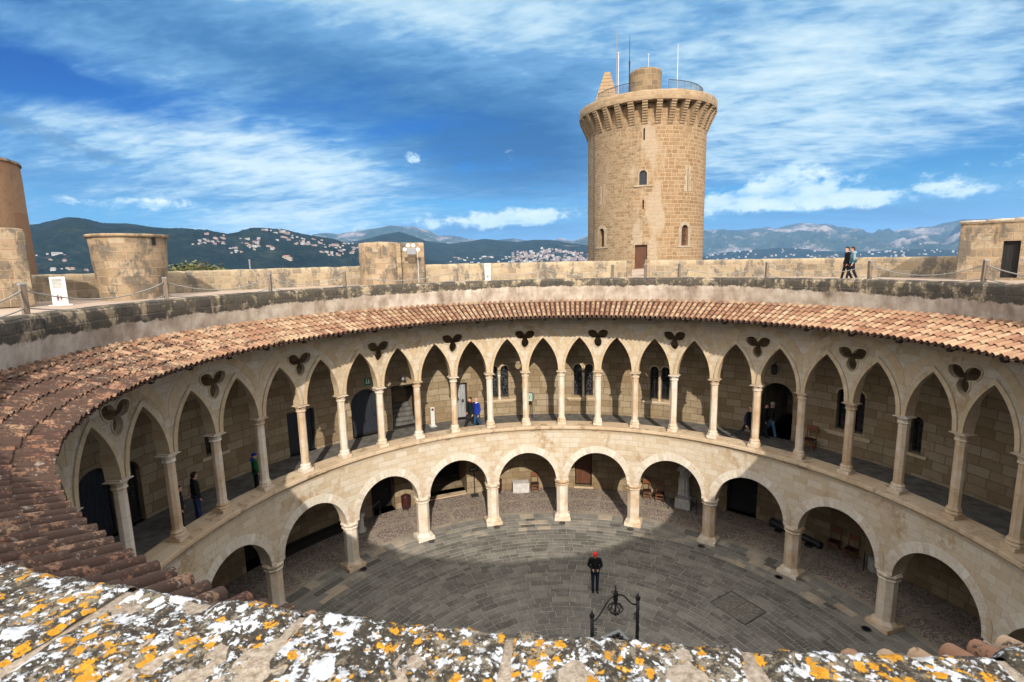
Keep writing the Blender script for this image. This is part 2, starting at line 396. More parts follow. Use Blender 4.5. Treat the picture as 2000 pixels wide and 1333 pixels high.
M['vous'] = mat('voussoir stone', masonry(.30, 3, [(.44, .36, .27), (.56, .50, .41), (.62, .57, .49), (.66, .62, .55)], (.40, .32, .24), .008, .01, grime=.35, stain=(.42, .31, .2), stain_amt=.06, bstr=.3))
M['mould'] = mat('moulding stone', masonry(.42, 3, [(.40, .29, .17), (.49, .375, .24), (.53, .42, .285), (.57, .475, .34)], (.36, .27, .18), .007, .01, grime=.35, bstr=.25))
def plaster(t):
    ob = t.coord('Object'); n = t.noise(ob, 1.3, 6, .6); n2 = t.noise(t.mapping(ob, scale=(1, 1, .35)), 3.4, 5, .65)
    c = t.ramp(t.math('ADD', t.math('MULTIPLY', n, .6), t.math('MULTIPLY', n2, .4)), [(.34, (.17, .13, .10)), (.44, (.30, .24, .185)), (.54, (.42, .355, .285)), (.66, (.54, .485, .415))])
    sp = t.step(t.noise(ob, 9, 6, .75), .55, .68); vs = t.step(t.noise(t.mapping(ob, scale=(3.5, 3.5, .3)), 1.2, 6, .7), .56, .72)
    c = t.mix(t.math('MULTIPLY', vs, .5), c, (.24, .20, .16))
    return t.mix(t.math('MULTIPLY', sp, .5), c, (.30, .235, .18)), t.bump(t.noise(ob, 14, 5, .7), .4, .02)
M['plaster'] = mat('lime plaster', plaster)
def rimfn(t):
    a = masonry(.58, .275, [(.10, .085, .065), (.20, .16, .11), (.33, .26, .16), (.42, .34, .22)], (.40, .32, .235), .028, .09, mot=1.1, stain=(.030, .029, .026), stain_amt=.20, stain_scale=1.9, grime=.6, bstr=1, pits=.6)(t); b = plaster(t); ob = t.coord('Object'); sp = t.new('ShaderNodeSeparateXYZ'); t.put(sp.inputs[0], ob)
    az_ = t.math('SINE', t.math('ARCTAN2', sp.outputs[0], sp.outputs[1]))
    e = t.math('ADD', sp.outputs[2], t.math('ADD', t.math('MULTIPLY', t.math('SUBTRACT', t.noise(ob, 1.1, 6, .65), .5), .42), t.math('MULTIPLY', t.math('SUBTRACT', t.noise(ob, 8, 6, .75), .5), .22)))
    e = t.math('ADD', e, t.math('MULTIPLY', t.math('POWER', az_, 2), .21))
    m = t.step(e, 12.415, 12.37); nb = t.new('ShaderNodeMix', data_type='VECTOR'); t.put(nb.inputs[0], m); t.put(nb.inputs[4], a[1]); t.put(nb.inputs[5], b[1])
    return t.mix(m, a[0], b[0]), nb.outputs[1]
M['rim'] = mat('blackened parapet stone', rimfn)
M['outer'] = mat('outer parapet stone', masonry(.60, .40, [(.15, .12, .085), (.28, .22, .145), (.36, .28, .175), (.40, .33, .23)], (.40, .31, .22), .026, .07, mot=1., stain=(.11, .10, .085), stain_amt=.085, stain_scale=1.1, grime=.6, bstr=.8, pits=.35))
M['turret'] = mat('turret stone', masonry(.62, .36, [(.13, .10, .068), (.24, .18, .115), (.32, .235, .145), (.37, .30, .21)], (.34, .235, .15), .026, .09, mot=1., stain=(.10, .088, .072), stain_amt=.10, stain_scale=1.3, grime=.6, bstr=.9, pits=.4, streak=(.42, .25, .09)))
M['rust'] = mat('orange render', masonry(2.5, 1.6, mot=.8, cols= [(.27, .14, .068), (.335, .185, .097), (.37, .23, .13)], mortar=(.42, .24, .12), msize=.004, wob=.3, stain=(.20, .125, .08), stain_amt=.045, grime=.6, bstr=.5, pits=.25))
def towerfn(t):
    a = masonry(.66, .33, [(.19, .11, .05), (.265, .158, .075), (.30, .19, .098), (.34, .235, .135)], (.47, .365, .25), .027, .09, grime=.5, mot=.9, bstr=1, pits=.6, stain=(.25, .165, .09), stain_amt=.05)(t)
    b = masonry(.5, .24, [(.17, .108, .055), (.245, .162, .087), (.29, .20, .115), (.34, .25, .155)], (.36, .27, .17), .026, .16, grime=.6, mot=1.1, bstr=1, pits=.8, seed=2)(t)
    uv = t.coord('UV'); sp = t.new('ShaderNodeSeparateXYZ'); t.put(sp.inputs[0], uv)
    m = t.step(t.math('ADD', sp.outputs[0], t.math('MULTIPLY', t.noise(uv, .5, 4, .6), 6)), 1.0, 2.2)
    pale = t.step(t.math('ADD', t.noise(t.mapping(uv, scale=(1, .33, 1), loc=(2, 0, 0)), .55, 3, .5), t.math('MULTIPLY', t.math('ABSOLUTE', t.math('ADD', sp.outputs[0], .6)), -.10)), .40, .48)
    c = t.mix(m, b[0], a[0]); c = t.mix(t.math('MULTIPLY', pale, .72), c, t.mix(t.noise(uv, 3, 5, .6), (.32, .24, .155), (.44, .36, .265)))
    nb = t.new('ShaderNodeMix', data_type='VECTOR'); t.put(nb.inputs[0], m); t.put(nb.inputs[4], b[1]); t.put(nb.inputs[5], a[1])
    return c, nb.outputs[1]
M['tower'] = mat('tower stone', towerfn)
M['corbel'] = mat('corbel stone', masonry(.55, .28, [(.25, .165, .09), (.34, .235, .135), (.40, .295, .18)], (.40, .30, .2), .02, .08, mot=1., grime=.5, bstr=.8, stain=(.17, .14, .10), stain_amt=.05, pits=.35))
M['surround'] = mat('dressed tower stone', masonry(.42, 3, [(.27, .20, .125), (.34, .265, .18), (.38, .31, .22)], (.26, .19, .12), .008, .02, grime=.45, bstr=.4))
M['darkdrum'] = mat('drum stone', masonry(.72, .5, [(.12, .085, .05), (.20, .14, .08), (.27, .19, .11)], (.36, .27, .17), .02, .06, grime=.5, bstr=.8, pits=.3))
def terr(t):
    ob = t.coord('Object'); n = t.noise(ob, .5, 6, .6); f = t.noise(ob, 9, 6, .7)
    return t.ramp(t.math('ADD', t.math('MULTIPLY', n, .6), t.math('MULTIPLY', f, .4)), [(.3, (.24, .17, .13)), (.5, (.35, .27, .21)), (.7, (.45, .37, .30))]), t.bump(f, .3, .01)
M['terrace'] = mat('terrace floor', terr)
def slabfn(t):
    ob = t.coord('Object'); rnd = t.new('ShaderNodeAttribute', attribute_name='rnd').outputs['Fac']
    n = t.noise(ob, 1.4, 6, .65); f = t.noise(ob, 11, 7, .75)
    c = t.ramp(t.math('ADD', t.math('MULTIPLY', rnd, .62), t.math('MULTIPLY', n, .4)), [(.10, (.066, .061, .053)), (.35, (.104, .098, .086)), (.55, (.142, .134, .118)), (.72, (.21, .195, .165)), (.80, (.38, .32, .24)), (.90, (.42, .28, .165)), (1., (.45, .36, .25))])
    bigm = t.noise(ob, .55, 6, .65); c = t.mix(t.math('MULTIPLY', t.step(t.math('ADD', t.math('MULTIPLY', bigm, .7), t.math('MULTIPLY', n, .4)), .50, .70), .42), c, (.235, .222, .195)); c = t.mix(t.math('MULTIPLY', t.step(bigm, .46, .34), .4), c, (.06, .055, .047))
    c = t.mix(t.math('MULTIPLY', t.step(f, .52, .66), .55), c, (.30, .285, .255)); c = t.mix(t.math('MULTIPLY', t.step(f, .42, .3), .55), c, (.05, .045, .04))
    return c, t.bump(f, .5, .015)
M['slab'] = mat('courtyard slabs', slabfn)
M['joint'] = mat('slab joints', lambda t: t.ramp(t.noise(t.coord('Object'), 6, 5, .6), [(.3, (.20, .18, .15)), (.7, (.38, .35, .29))]))
def cobble(t):
    ob = t.coord('Object'); sp = t.new('ShaderNodeSeparateXYZ'); t.put(sp.inputs[0], ob)
    rr = t.vmath('LENGTH', ob); a = t.math('ARCTAN2', sp.outputs[0], sp.outputs[1])
    nz = t.math('MULTIPLY', t.math('SUBTRACT', t.noise(ob, 2.5, 6, .7), .5), .34)
    fa = t.math('ABSOLUTE', t.math('SUBTRACT', t.math('FRACT', t.math('ADD', t.math('MULTIPLY', t.math('ADD', a, .0672), 42/(2*PI)), .5)), .5))
    rb = t.step(t.math('ADD', t.math('MULTIPLY', fa, 2.1), nz), .13, .09)
    fr = t.math('ABSOLUTE', t.math('SUBTRACT', t.math('ADD', rr, nz), 14.6)); cb = t.step(fr, .17, .11)
    band = t.math('MAXIMUM', rb, cb); band = t.math('MAXIMUM', band, t.step(t.math('ADD', rr, nz), 13.25, 13.2))
    v = t.voro(ob, 15, out='Color'); d = t.voro(ob, 15)
    vs = t.new('ShaderNodeSeparateXYZ'); t.put(vs.inputs[0], v)
    c = t.ramp(vs.outputs[0], [(0, (.19, .14, .115)), (.35, (.26, .205, .17)), (.65, (.33, .27, .225)), (1, (.41, .355, .30))])
    c = t.mix(t.math('MULTIPLY', t.step(d, .42, .66), .7), c, (.11, .085, .07))
    s = t.ramp(t.noise(ob, 1.8, 6, .65), [(.3, (.20, .165, .125)), (.55, (.29, .245, .19)), (.75, (.36, .31, .24))])
    h = t.mix(band, t.math('SUBTRACT', 1, d), (.7, .7, .7))
    return t.mix(band, c, s), t.bump(h, .5, .03)
M['cobble'] = mat('pebble paving', cobble)
M['galfloor'] = mat('gallery floor', lambda t: (t.ramp(t.noise(t.coord('Object'), 3, 6, .6), [(.3, (.065, .06, .055)), (.7, (.155, .145, .13))]), t.bump(t.noise(t.coord('Object'), 14, 5, .7), .2, .01)))  # floor tone lowered too, carrying part of the gallery shade
def tilefn(t):
    ob = t.coord('Object'); rnd = t.new('ShaderNodeAttribute', attribute_name='rnd').outputs['Fac']
    sp = t.new('ShaderNodeSeparateXYZ'); t.put(sp.inputs[0], ob)
    f = t.noise(ob, 30, 6, .75); n = t.noise(ob, 4.2, 6, .7)
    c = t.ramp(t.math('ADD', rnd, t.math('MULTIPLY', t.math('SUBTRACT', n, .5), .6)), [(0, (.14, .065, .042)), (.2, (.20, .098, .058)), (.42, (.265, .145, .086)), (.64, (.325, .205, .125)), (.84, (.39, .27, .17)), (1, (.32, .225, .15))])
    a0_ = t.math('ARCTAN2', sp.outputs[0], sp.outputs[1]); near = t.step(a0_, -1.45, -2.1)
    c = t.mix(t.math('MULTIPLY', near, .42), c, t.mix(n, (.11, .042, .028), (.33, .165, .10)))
    # soot and lichen, heavier towards the west side
    a = t.math('ARCTAN2', sp.outputs[0], sp.outputs[1])
    west = t.step(a, -.2, -2.4)
    big = t.noise(ob, .9, 4, .6)
    dm = t.step(t.math('ADD', t.math('ADD', t.math('MULTIPLY', n, .55), t.math('MULTIPLY', f, .40)), t.math('ADD', t.math('ADD', t.math('MULTIPLY', near, .05), t.math('MULTIPLY', west, .09)), t.math('MULTIPLY', big, .14))), .60, .67)
    c = t.mix(t.math('MULTIPLY', dm, .88), c, (.030, .018, .015))
    sp2 = t.step(t.noise(ob, 55, 3, .6), .64, .70); c = t.mix(t.math('MULTIPLY', sp2, t.math('ADD', .25, t.math('MULTIPLY', west, .6))), c, (.02, .015, .012))
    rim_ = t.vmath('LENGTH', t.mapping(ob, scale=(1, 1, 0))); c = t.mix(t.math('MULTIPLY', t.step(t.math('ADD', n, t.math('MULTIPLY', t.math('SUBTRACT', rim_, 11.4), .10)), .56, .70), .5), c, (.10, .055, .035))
    c = t.mix(t.math('MULTIPLY', t.math('LESS_THAN', rnd, -.5), .8), c, (.045, .026, .018))
    wl = t.step(t.noise(t.mapping(ob, loc=(9, 4, 2)), 8, 6, .7), .6, .68); c = t.mix(t.math('MULTIPLY', wl, .3), c, (.6, .55, .48))
    return c, t.bump(f, .5, .012)
M['tile'] = mat('clay roof tiles', tilefn, rough=.9)
M['under'] = mat('dark roof timber', col=(.05, .035, .025), rough=.9)
def wood(c0, c1, sc_=(12, 12, 1.2)):
    return lambda t: (t.ramp(t.noise(t.mapping(t.coord('Object'), scale=sc_), 1.6, 6, .65), [(.3, c0), (.7, c1)]), t.bump(t.noise(t.mapping(t.coord('Object'), scale=sc_), 2.5, 5, .6), .4, .01))
M['door'] = mat('brown door wood', wood((.055, .022, .012), (.15, .06, .03)), rough=.6)
M['dark'] = mat('near black wood', wood((.008, .007, .006), (.022, .018, .015)), rough=.7)
M['blue'] = mat('dark blue wood', wood((.010, .012, .017), (.03, .035, .045)), rough=.6)
M['greywood'] = mat('weathered grey wood', wood((.12, .12, .12), (.40, .41, .42), (14, 14, 1)), rough=.8)
M['post'] = mat('weathered post wood', wood((.10, .075, .055), (.26, .20, .15), (20, 20, 1.5)), rough=.9)
M['rope'] = mat('grey rope', lambda t: t.ramp(t.noise(t.coord('Object'), 40, 3), [(.3, (.18, .165, .15)), (.7, (.36, .34, .31))]))
M['chair'] = mat('chair wood', wood((.10, .035, .014), (.22, .085, .035), (10, 10, 3)), rough=.45, spec=.5)
M['leather'] = mat('dark leather', col=(.035, .013, .008), rough=.45)
M['iron'] = mat('black iron', lambda t: t.ramp(t.noise(t.coord('Object'), 30, 4), [(.3, (.008, .008, .009)), (.7, (.022, .022, .024))]), rough=.5, spec=.5)
M['glass'] = mat('dark window glass', col=(.008, .009, .011), rough=.12, spec=.6)
M['leaded'] = mat('leaded window glass', lambda t: t.ramp(t.voro(t.coord('UV'), 11), [(.0, (.12, .13, .135)), (.35, (.05, .055, .06)), (.6, (.01, .01, .012))]), rough=.25, spec=.5)
M['white'] = mat('white painted panel', lambda t: t.ramp(t.noise(t.coord('Object'), 5, 4), [(.3, (.50, .50, .46)), (.7, (.60, .60, .56))]), rough=.5)
M['print'] = mat('grey print', col=(.22, .22, .21)); M['redprint'] = mat('dark red print', col=(.13, .015, .02))
M['green'] = mat('green sign', col=(.01, .19, .075), rough=.5)
M['blacksign'] = mat('black sign', col=(.008, .012, .011), rough=.6); M['letter'] = mat('pale lettering', col=(.62, .72, .68))
M['bin'] = mat('maroon litter bin', col=(.045, .010, .012), rough=.35, spec=.5)
M['marble'] = mat('statue marble', lambda t: (t.ramp(t.noise(t.coord('Object'), 4, 6, .7), [(.3, (.36, .34, .32)), (.7, (.62, .61, .59))]), t.bump(t.noise(t.coord('Object'), 20, 5, .7), .3, .01)), rough=.7)
M['steel'] = mat('galvanised steel', col=(.22, .23, .24), rough=.5, metal=.3)
M['lamp'] = mat('lamp glass', col=(.75, .78, .8), rough=.2, spec=.6)
M['pole'] = mat('white mast paint', col=(.5, .51, .52), rough=.4)
M['greypole'] = mat('grey mast', col=(.22, .23, .24), rough=.5)

# ------------------------------------------------------------------ the castle round the courtyard
STEP = 2*PI/42; PH = -0.0672; RC = 12.44
castle = thing('castle', 'round stone castle with two storeys of arches and a clay tile roof ringing the courtyard', 'castle')
NB = 21
def amain(k): return PH+2*k*STEP            # angle of main column / pillar k
HB = STEP*12.5                              # half a double bay, in metres of s

def arc_pts(cx, cz, r, a0, a1, n): return [(cx+r*math.cos(a0+(a1-a0)*i/n), cz+r*math.sin(a0+(a1-a0)*i/n)) for i in range(n+1)]
def lancet(c, a, z0, h, n=10):
    'pointed arch from left foot over the apex to the right foot'
    q = (h*h-a*a)/(2*a); ro = q+a; th = math.atan2(h, q)
    L = [(c+q-ro*math.cos(th*i/n), z0+ro*math.sin(th*i/n)) for i in range(n+1)]
    return L+[(2*c-x, z) for x, z in L[-2::-1]]
def trefoil(cz=9.86):
    P = []
    def lobe(ang_, ln, wd, n=8):
        u = Vector((math.cos(ang_), math.sin(ang_))); v = Vector((-u.y, u.x)); o = []
        for i in range(n+1):
            q = i/n; ww = wd*max(0, math.sin(PI*(.14+.86*q)))**.62 if q < 1 else 0
            o.append((q, ww if q > 0 else .115))
        right = [(u*(.072+(ln-.072)*q)-v*ww) for q, ww in o]; left = [(u*(.072+(ln-.072)*q)+v*ww) for q, ww in o[-2::-1]]
        return right+left
    for a, l, wdt in ((R(-90), .54, .19), (R(29), .57, .205), (R(151), .57, .205)):
        P += lobe(a, l, wdt)
    return [(p.x, cz+p.y) for p in P]

SPR = 8.12
def thick(z, d): q = max(0, min(1, (z-8.7)/.6)); return d*(1-.62*q*q*(3-2*q)) if d > .1 else d
up_out = [(-HB, SPR), (-HB+.165, SPR)]+lancet(-HB/2, HB/2-.165, SPR, 1.71)[1:-1]+[(-.165, SPR), (.165, SPR)]+lancet(HB/2, HB/2-.165, SPR, 1.71)[1:-1]+[(HB-.165, SPR), (HB, SPR), (HB, 11.42), (-HB, 11.42)]
mb = MB()
for k in range(NB):
    ac = amain(k)+STEP; f = lambda s, z, d, ac=ac: pol(ac+s/12.5, 12.26+thick(z, d), z)
    b = len(mb.uv); panel(mb, up_out, [trefoil()], f, .40, step=.32, zsteps=.6)
    for i in range(b, len(mb.uv)): mb.uv[i] = [(u+k*2*HB, v) for u, v in mb.uv[i]]
    for s0, s1 in ((-HB, -HB+.165), (-.165, .165), (HB-.165, HB)):
        q = mb.pts([f(s0, SPR, 0), f(s1, SPR, 0), f(s1, SPR, .4), f(s0, SPR, .4)]); mb.face([q+3, q+2, q+1, q], None)
upper = mb.build('upper_arcade', M['wall'], castle)

# projecting bands round the pointed arches, and the broad relieving arch over each pair
def band(mb, inner, outer, f, d0, d1):
    n = len(inner); L = 0
    rows = [(f(*i_, d1), f(*i_, d0), f(*o_, d0), f(*o_, d1)) for i_, o_ in zip(inner, outer)]
    b = mb.pts([p for r in rows for p in r])
    for i in range(n-1):
        l = math.hypot(outer[i+1][0]-outer[i][0], outer[i+1][1]-outer[i][1])
        for j in range(3):
            w_ = (0.05, .3, .05)[j]
            mb.face([b+i*4+j, b+i*4+j+1, b+(i+1)*4+j+1, b+(i+1)*4+j], [(L, j*.3), (L, j*.3+w_), (L+l, j*.3+w_), (L+l, j*.3)])
        L += l
    for i, rev in ((0, False), (n-1, True)):
        q = [b+i*4+j for j in range(4)]; mb.face(q[::-1] if rev else q, None)
def clampx(P, a, b): return [(min(max(x, a), b), z) for x, z in P]
bm1 = MB(); f0 = lambda s, z, d: pol(s/12.5, 12.26+d, z)
inn = lancet(0, HB/2-.165, SPR, 1.71, 9); q = (1.71**2-(HB/2-.165)**2)/(2*(HB/2-.165)); ro = q+HB/2-.165+.145
apex = math.sqrt(ro*ro-q*q); th = math.atan2(apex, q)
ou = [(q-ro*math.cos(th*i/9), SPR+ro*math.sin(th*i/9)) for i in range(10)]; ou = ou+[(-x, z) for x, z in ou[-2::-1]]
band(bm1, inn, clampx(ou, -HB/2+.012, HB/2-.012), f0, -.05, .02)
arch_m = None
for k in range(42):
    a = PH+k*STEP+STEP/2
    if arch_m is None:
        arch_m = bm1.build('arch_moulding', M['mould'], castle); arch_m.rotation_euler = (0, 0, -a)
    else: dup(arch_m, rz=-a, parent=castle)
bm2 = MB()
i_ = arc_pts(0, 8.72, 1.76, R(14), R(166), 22); o_ = arc_pts(0, 8.72, 2.05, R(14), R(166), 22)
band(bm2, [p for p in i_], clampx(o_, -HB+.02, HB-.02), f0, -.012, .02)
rel = None
for k in range(NB):
    a = amain(k)+STEP
    if rel is None: rel = bm2.build('relieving_arch', M['mould'], castle); rel.rotation_euler = (0, 0, -a)
    else: dup(rel, rz=-a, parent=castle)

tf = trefoil(); nt_ = len(tf); tfo = []
for i in range(nt_):
    a_, b_, c_ = Vector(tf[i-1]), Vector(tf[i]), Vector(tf[(i+1) % nt_]); d1 = (b_-a_); d2 = (c_-b_); n_ = Vector((d1.y, -d1.x)).normalized()+Vector((d2.y, -d2.x)).normalized()
    n_ = n_/max(n_.length_squared/2, .55) if n_.length > .05 else Vector((0, 0)); tfo.append((b_.x+n_.x*.04, b_.y+n_.y*.04))
bm4 = MB(); band(bm4, tf+tf[:1], tfo+tfo[:1], f0, -.035, .05); tfr = None
for k in range(NB):
    a = amain(k)+STEP
    if tfr is None: tfr = bm4.build('trefoil_frame', M['mould'], castle); tfr.rotation_euler = (0, 0, -a)
    else: dup(tfr, rz=-a, parent=castle)

# columns of the upper gallery: shaft with capital and base
def octo(mb, prof, rot=PI/8, n=8, mi=0):
    rows = [[Vector((r*math.cos(rot+2*PI*j/n), r*math.sin(rot+2*PI*j/n), z)) for j in range(n)] for r, z in prof]
    st = len(mb.v); mb.grid(rows, True, mi=mi, uvf=lambda i, j: (j*.2, prof[i][1]))
    mb.face([st+k for k in range(n)][::-1], None, mi=mi); e = st+(len(prof)-1)*n; mb.face([e+k for k in range(n)], None, mi=mi)
def squ(mb, h, z0, z1, k=1.): mb.box((0, 0, (z0+z1)/2), (h, h, z1-z0), taper=k)
LZ = 5.26
m = MB(); octo(m, [(.172, .34), (.163, .40), (.163, 2.52), (.172, 2.56)]); colo = m.build('column', M['col'], castle, bevel=.008)
m = MB(); squ(m, .44, 0, .13); octo(m, [(.235, .132), (.24, .19), (.20, .235), (.205, .26), (.225, .28), (.185, .335), (.175, .355)]); m.build('base', M['col'], colo, bevel=.01)
m = MB(); octo(m, [(.172, 2.545), (.205, 2.56), (.205, 2.60), (.178, 2.62), (.20, 2.70), (.245, 2.775)]); squ(m, .50, 2.777, 2.80, 1); octo(m, [(.275, 2.802), (.275, 2.855)], rot=PI/4, n=4); m.build('capital', M['col'], colo, bevel=.006)
for k in range(42):
    a = PH+k*STEP; c = colo if k == 0 else dup(colo, parent=castle)
    c.location = pol(a, RC, LZ); c.rotation_euler = (0, 0, -a)

# ledge under the columns
mb = MB(); mb.lathe([(12.20, 4.93), (12.12, 4.95), (12.12, 5.0), (12.04, 5.05), (12.0, 5.12), (11.96, 5.12), (11.96, 5.24), (11.98, 5.26), (12.86, 5.26), (12.88, 4.90)], n=252, uvr=12.4)
mb.build('ledge', M['ledge'], castle)

# lower arcade with round arches
ZS = 2.25; ra = 1.555
lo_out = [(-HB, ZS), (-ra, ZS)]+arc_pts(0, ZS, ra, PI, 0, 26)[1:-1]+[(ra, ZS), (HB, ZS), (HB, 4.94), (-HB, 4.94)]
mb = MB()
for k in range(NB):
    ac = amain(k)+STEP; f = lambda s, z, d, ac=ac: pol(ac+s/12.5, 12.15+d, z)
    b = len(mb.uv); panel(mb, lo_out, [], f, .6, step=.34, zsteps=.6)
    for i in range(b, len(mb.uv)): mb.uv[i] = [(u+k*2*HB, v) for u, v in mb.uv[i]]
    n = len(lo_out); pa = mb.pts([f(p[0], p[1], 0) for p in lo_out]); pb = mb.pts([f(p[0], p[1], .6) for p in lo_out]); L = 0
    for i in range(n-3):
        l = math.hypot(lo_out[i+1][0]-lo_out[i][0], lo_out[i+1][1]-lo_out[i][1])
        mb.face([pa+i+1, pa+i, pb+i, pb+i+1], [(L+l, 0), (L, 0), (L, .6), (L+l, .6)]); L += l
mb.build('lower_arcade', M['wall'], castle)
# the upper arcade needs its intrados too
mb = MB(); n = len(up_out)-2
for k in range(NB):
    ac = amain(k)+STEP; L = 0; f = lambda s, z, d, ac=ac: pol(ac+s/12.5, 12.26+thick(z, d), z)
    pa = mb.pts([f(p[0], p[1], 0) for p in up_out[:n]]); pb = mb.pts([f(p[0], p[1], .4) for p in up_out[:n]])
    for i in range(n-1):
        l = math.hypot(up_out[i+1][0]-up_out[i][0], up_out[i+1][1]-up_out[i][1])
        mb.face([pa+i+1, pa+i, pb+i, pb+i+1], [(L+l, 0), (L, 0), (L, .4), (L+l, .4)]); L += l
soff = mb.build('arch_soffit', M['mould'], castle)
bm3 = MB(); f0 = lambda s, z, d: pol(s/12.5, 12.15+d, z)
ii = [(-ra, ZS)]+arc_pts(0, ZS, ra, PI, 0, 26)[1:-1]+[(ra, ZS)]
band(bm3, ii, clampx(arc_pts(0, ZS, ra+.37, PI, 0, 26), -HB+.012, HB-.012), f0, -.018, .015)
ar = None
for k in range(NB):
    a = amain(k)+STEP
    if ar is None: ar = bm3.build('voussoir_arch', M['vous'], castle); ar.rotation_euler = (0, 0, -a)
    else: dup(ar, rz=-a, parent=castle)
m = MB(); octo(m, [(.335, .30), (.315, .36), (.315, 1.92), (.33, 1.95)]); pil = m.build('pillar', M['col'], castle, bevel=.012)
m = MB(); squ(m, .86, 0, .17, .97); octo(m, [(.44, .172), (.43, .21), (.35, .30), (.34, .32)]); m.build('base', M['col'], pil, bevel=.015)
m = MB(); octo(m, [(.33, 1.94), (.38, 1.96), (.38, 2.0), (.345, 2.02), (.39, 2.10), (.415, 2.14), (.415, 2.20), (.38, 2.21), (.38, 2.248)]); m.build('capital', M['col'], pil, bevel=.01)
for k in range(NB):
    a = amain(k); c = pil if k == 0 else dup(pil, parent=castle)
    c.location = pol(a, 12.45, 0); c.rotation_euler = (0, 0, -a)

# gallery walls with their doors and windows.  spec: kind, s0, s1, z0, z1 in angle / metres
GU, GL = 15.25, 16.1; FU = 4.92
fu = lambda s, z, d: pol(s/GU, GU+d, z); fl = lambda s, z, d: pol(s/GL, GL+d, z)
holes_u = []; hd_u = []
def hu(lp, d): holes_u.append(lp); hd_u.append(d); return lp
A = lambda a, r=GU: a*r
doors_u = [('arch', -1.6, -1.515, FU, 7.42, 'blue'), ('arch', -1.507, -1.455, FU, 7.2, 'dark'), ('rect', -1.044, -.957, FU, 7.0, 'blue'), ('arch', -.834, -.735, FU, 7.38, 'blue'),
           ('rect', -.462, -.415, FU, 7.02, 'greywood')]
mb = MB()
dl = []
for kd, a0, a1, z0, z1, mt in doors_u:
    lp = arch(A(a0), A(a1), z0, z1) if kd == 'arch' else rect(A(a0), A(a1), z0, z1)
    hu(lp, .34); dl.append((lp, mt))
open_u = [rect(A(-.692), A(-.595), FU, 7.3), arch(A(.628), A(.722), FU, 7.62)]
for lp, d in zip(open_u, (2.4, 4.5)): hu(lp, d)
twin = [(-.328, -.2598), (-.014, .056), (.262, .3285), (.842, .914)]
wins = []
for a0, a1 in twin:
    w_ = A(a1-a0)
    for q0, q1 in ((0, .42), (.58, 1)):
        lp = arch(A(a0)+w_*q0, A(a0)+w_*q1, 6.0, 7.84); hu(lp, .3); wins.append((lp, A(a0)))
lp = arch(A(-1.285), A(-1.240), 6.25, 7.3); hu(lp, .3); wins.append((lp, 99)); lp = arch(A(1.028), A(1.056), 5.85, 7.32); hu(lp, .3); wins.append((lp, 99))
def ring_wall(holes, hd, rr, z0, z1, f, name, m_):
    mb = MB(); lim = rr*PI
    panel(mb, rect(-lim, lim, z0, z1), holes, f, .5, step=.9, back=False, hole_depth=hd)
    return mb.build(name, m_, castle)
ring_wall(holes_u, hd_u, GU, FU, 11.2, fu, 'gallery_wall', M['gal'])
def inset(lp, e):
    cx_ = sum(p[0] for p in lp)/len(lp); cz_ = sum(p[1] for p in lp)/len(lp); w_ = max(p[0] for p in lp)-min(p[0] for p in lp); h_ = max(p[1] for p in lp)-min(p[1] for p in lp)
    return [(cx_+(x-cx_)*(1-2*e/w_), cz_+(z-cz_)*(1-2*e/h_)) for x, z in lp]
def ringframe(mb, lp, e, f, d0, d1):
    ins = inset(lp, e); n = len(lp)
    rows = [[f(*p, d) for p, d in ((a, d1), (a, d0), (b, d0), (b, d1))] for a, b in zip(lp, ins)]
    b = mb.pts([p for r in rows for p in r])
    for i in range(n):
        k = (i+1) % n
        for j in range(3): mb.face([b+i*4+j, b+i*4+j+1, b+k*4+j+1, b+k*4+j], None)
def make_door(lp, mt, f, d, label=None, name='door'):
    xs = [p[0] for p in lp]; zs = [p[1] for p in lp]; x0, x1 = min(xs), max(xs); z0, z1 = min(zs), max(zs)
    m = MB(); slab(m, lp, f, d, d+.08)
    n = max(3, int((x1-x0)/.17))
    for i in range(1, n):                                   # proud plank joints
        x = x0+(x1-x0)*i/n; h = z1-.12-(.5*(x1-x0)*(1-math.sqrt(max(0, 1-((x-(x0+x1)/2)/((x1-x0)/2))**2))) if len(lp) > 4 else 0)
        slab(m, rect(x-.012, x+.012, z0+.02, h), f, d-.018, d+.01)
    o = m.build(name, M[mt], castle)
    if label: o['label'] = label
    m = MB(); ringframe(m, lp, .07, f, d-.05, d+.02); m.build('frame', M['dark'], o)
    m = MB(); zc_ = z0+1.02; slab(m, rect(x1-.27, x1-.17, zc_-.08, zc_+.08), f, d-.05, d-.019); m.tube([f(x1-.22, zc_, d-.05), f(x1-.22, zc_, d-.10), f(x1-.32, zc_, d-.10)], .012); m.build('handle', M['iron'], o)
    return o
labs = ['dark blue arched door', 'near black arched door', 'dark door', 'dark grey arched door', 'weathered grey plank door']
for (lp, mt), lb in zip(dl, labs): make_door(lp, mt, fu, .24, lb)
def make_window(lp, f, d, r_, lead=True, sill=True, name='window'):
    m = MB(); ringframe(m, lp, .035, f, d-.04, d+.02); o = m.build(name, M['iron'], castle)
    m = MB(); fan(m, lp, f, d); m.build('pane', M['leaded' if lead else 'glass'], o)
    xs = [p[0] for p in lp]; zs = [p[1] for p in lp]; x0, x1 = min(xs), max(xs); z0, z1 = min(zs), max(zs); m = MB()
    for i in range(1, 6): m.bar(f(x0+.02, z0+(z1-z0)*i/6, d-.03), f(x1-.02, z0+(z1-z0)*i/6, d-.03), .016)
    m.bar(f((x0+x1)/2, z0, d-.03), f((x0+x1)/2, z1-.04, d-.03), .018); m.build('bars', M['iron'], o)
    return o
for i, (lp, g_) in enumerate(wins): make_window(lp, fu, .26, GU, lead=i < 4)
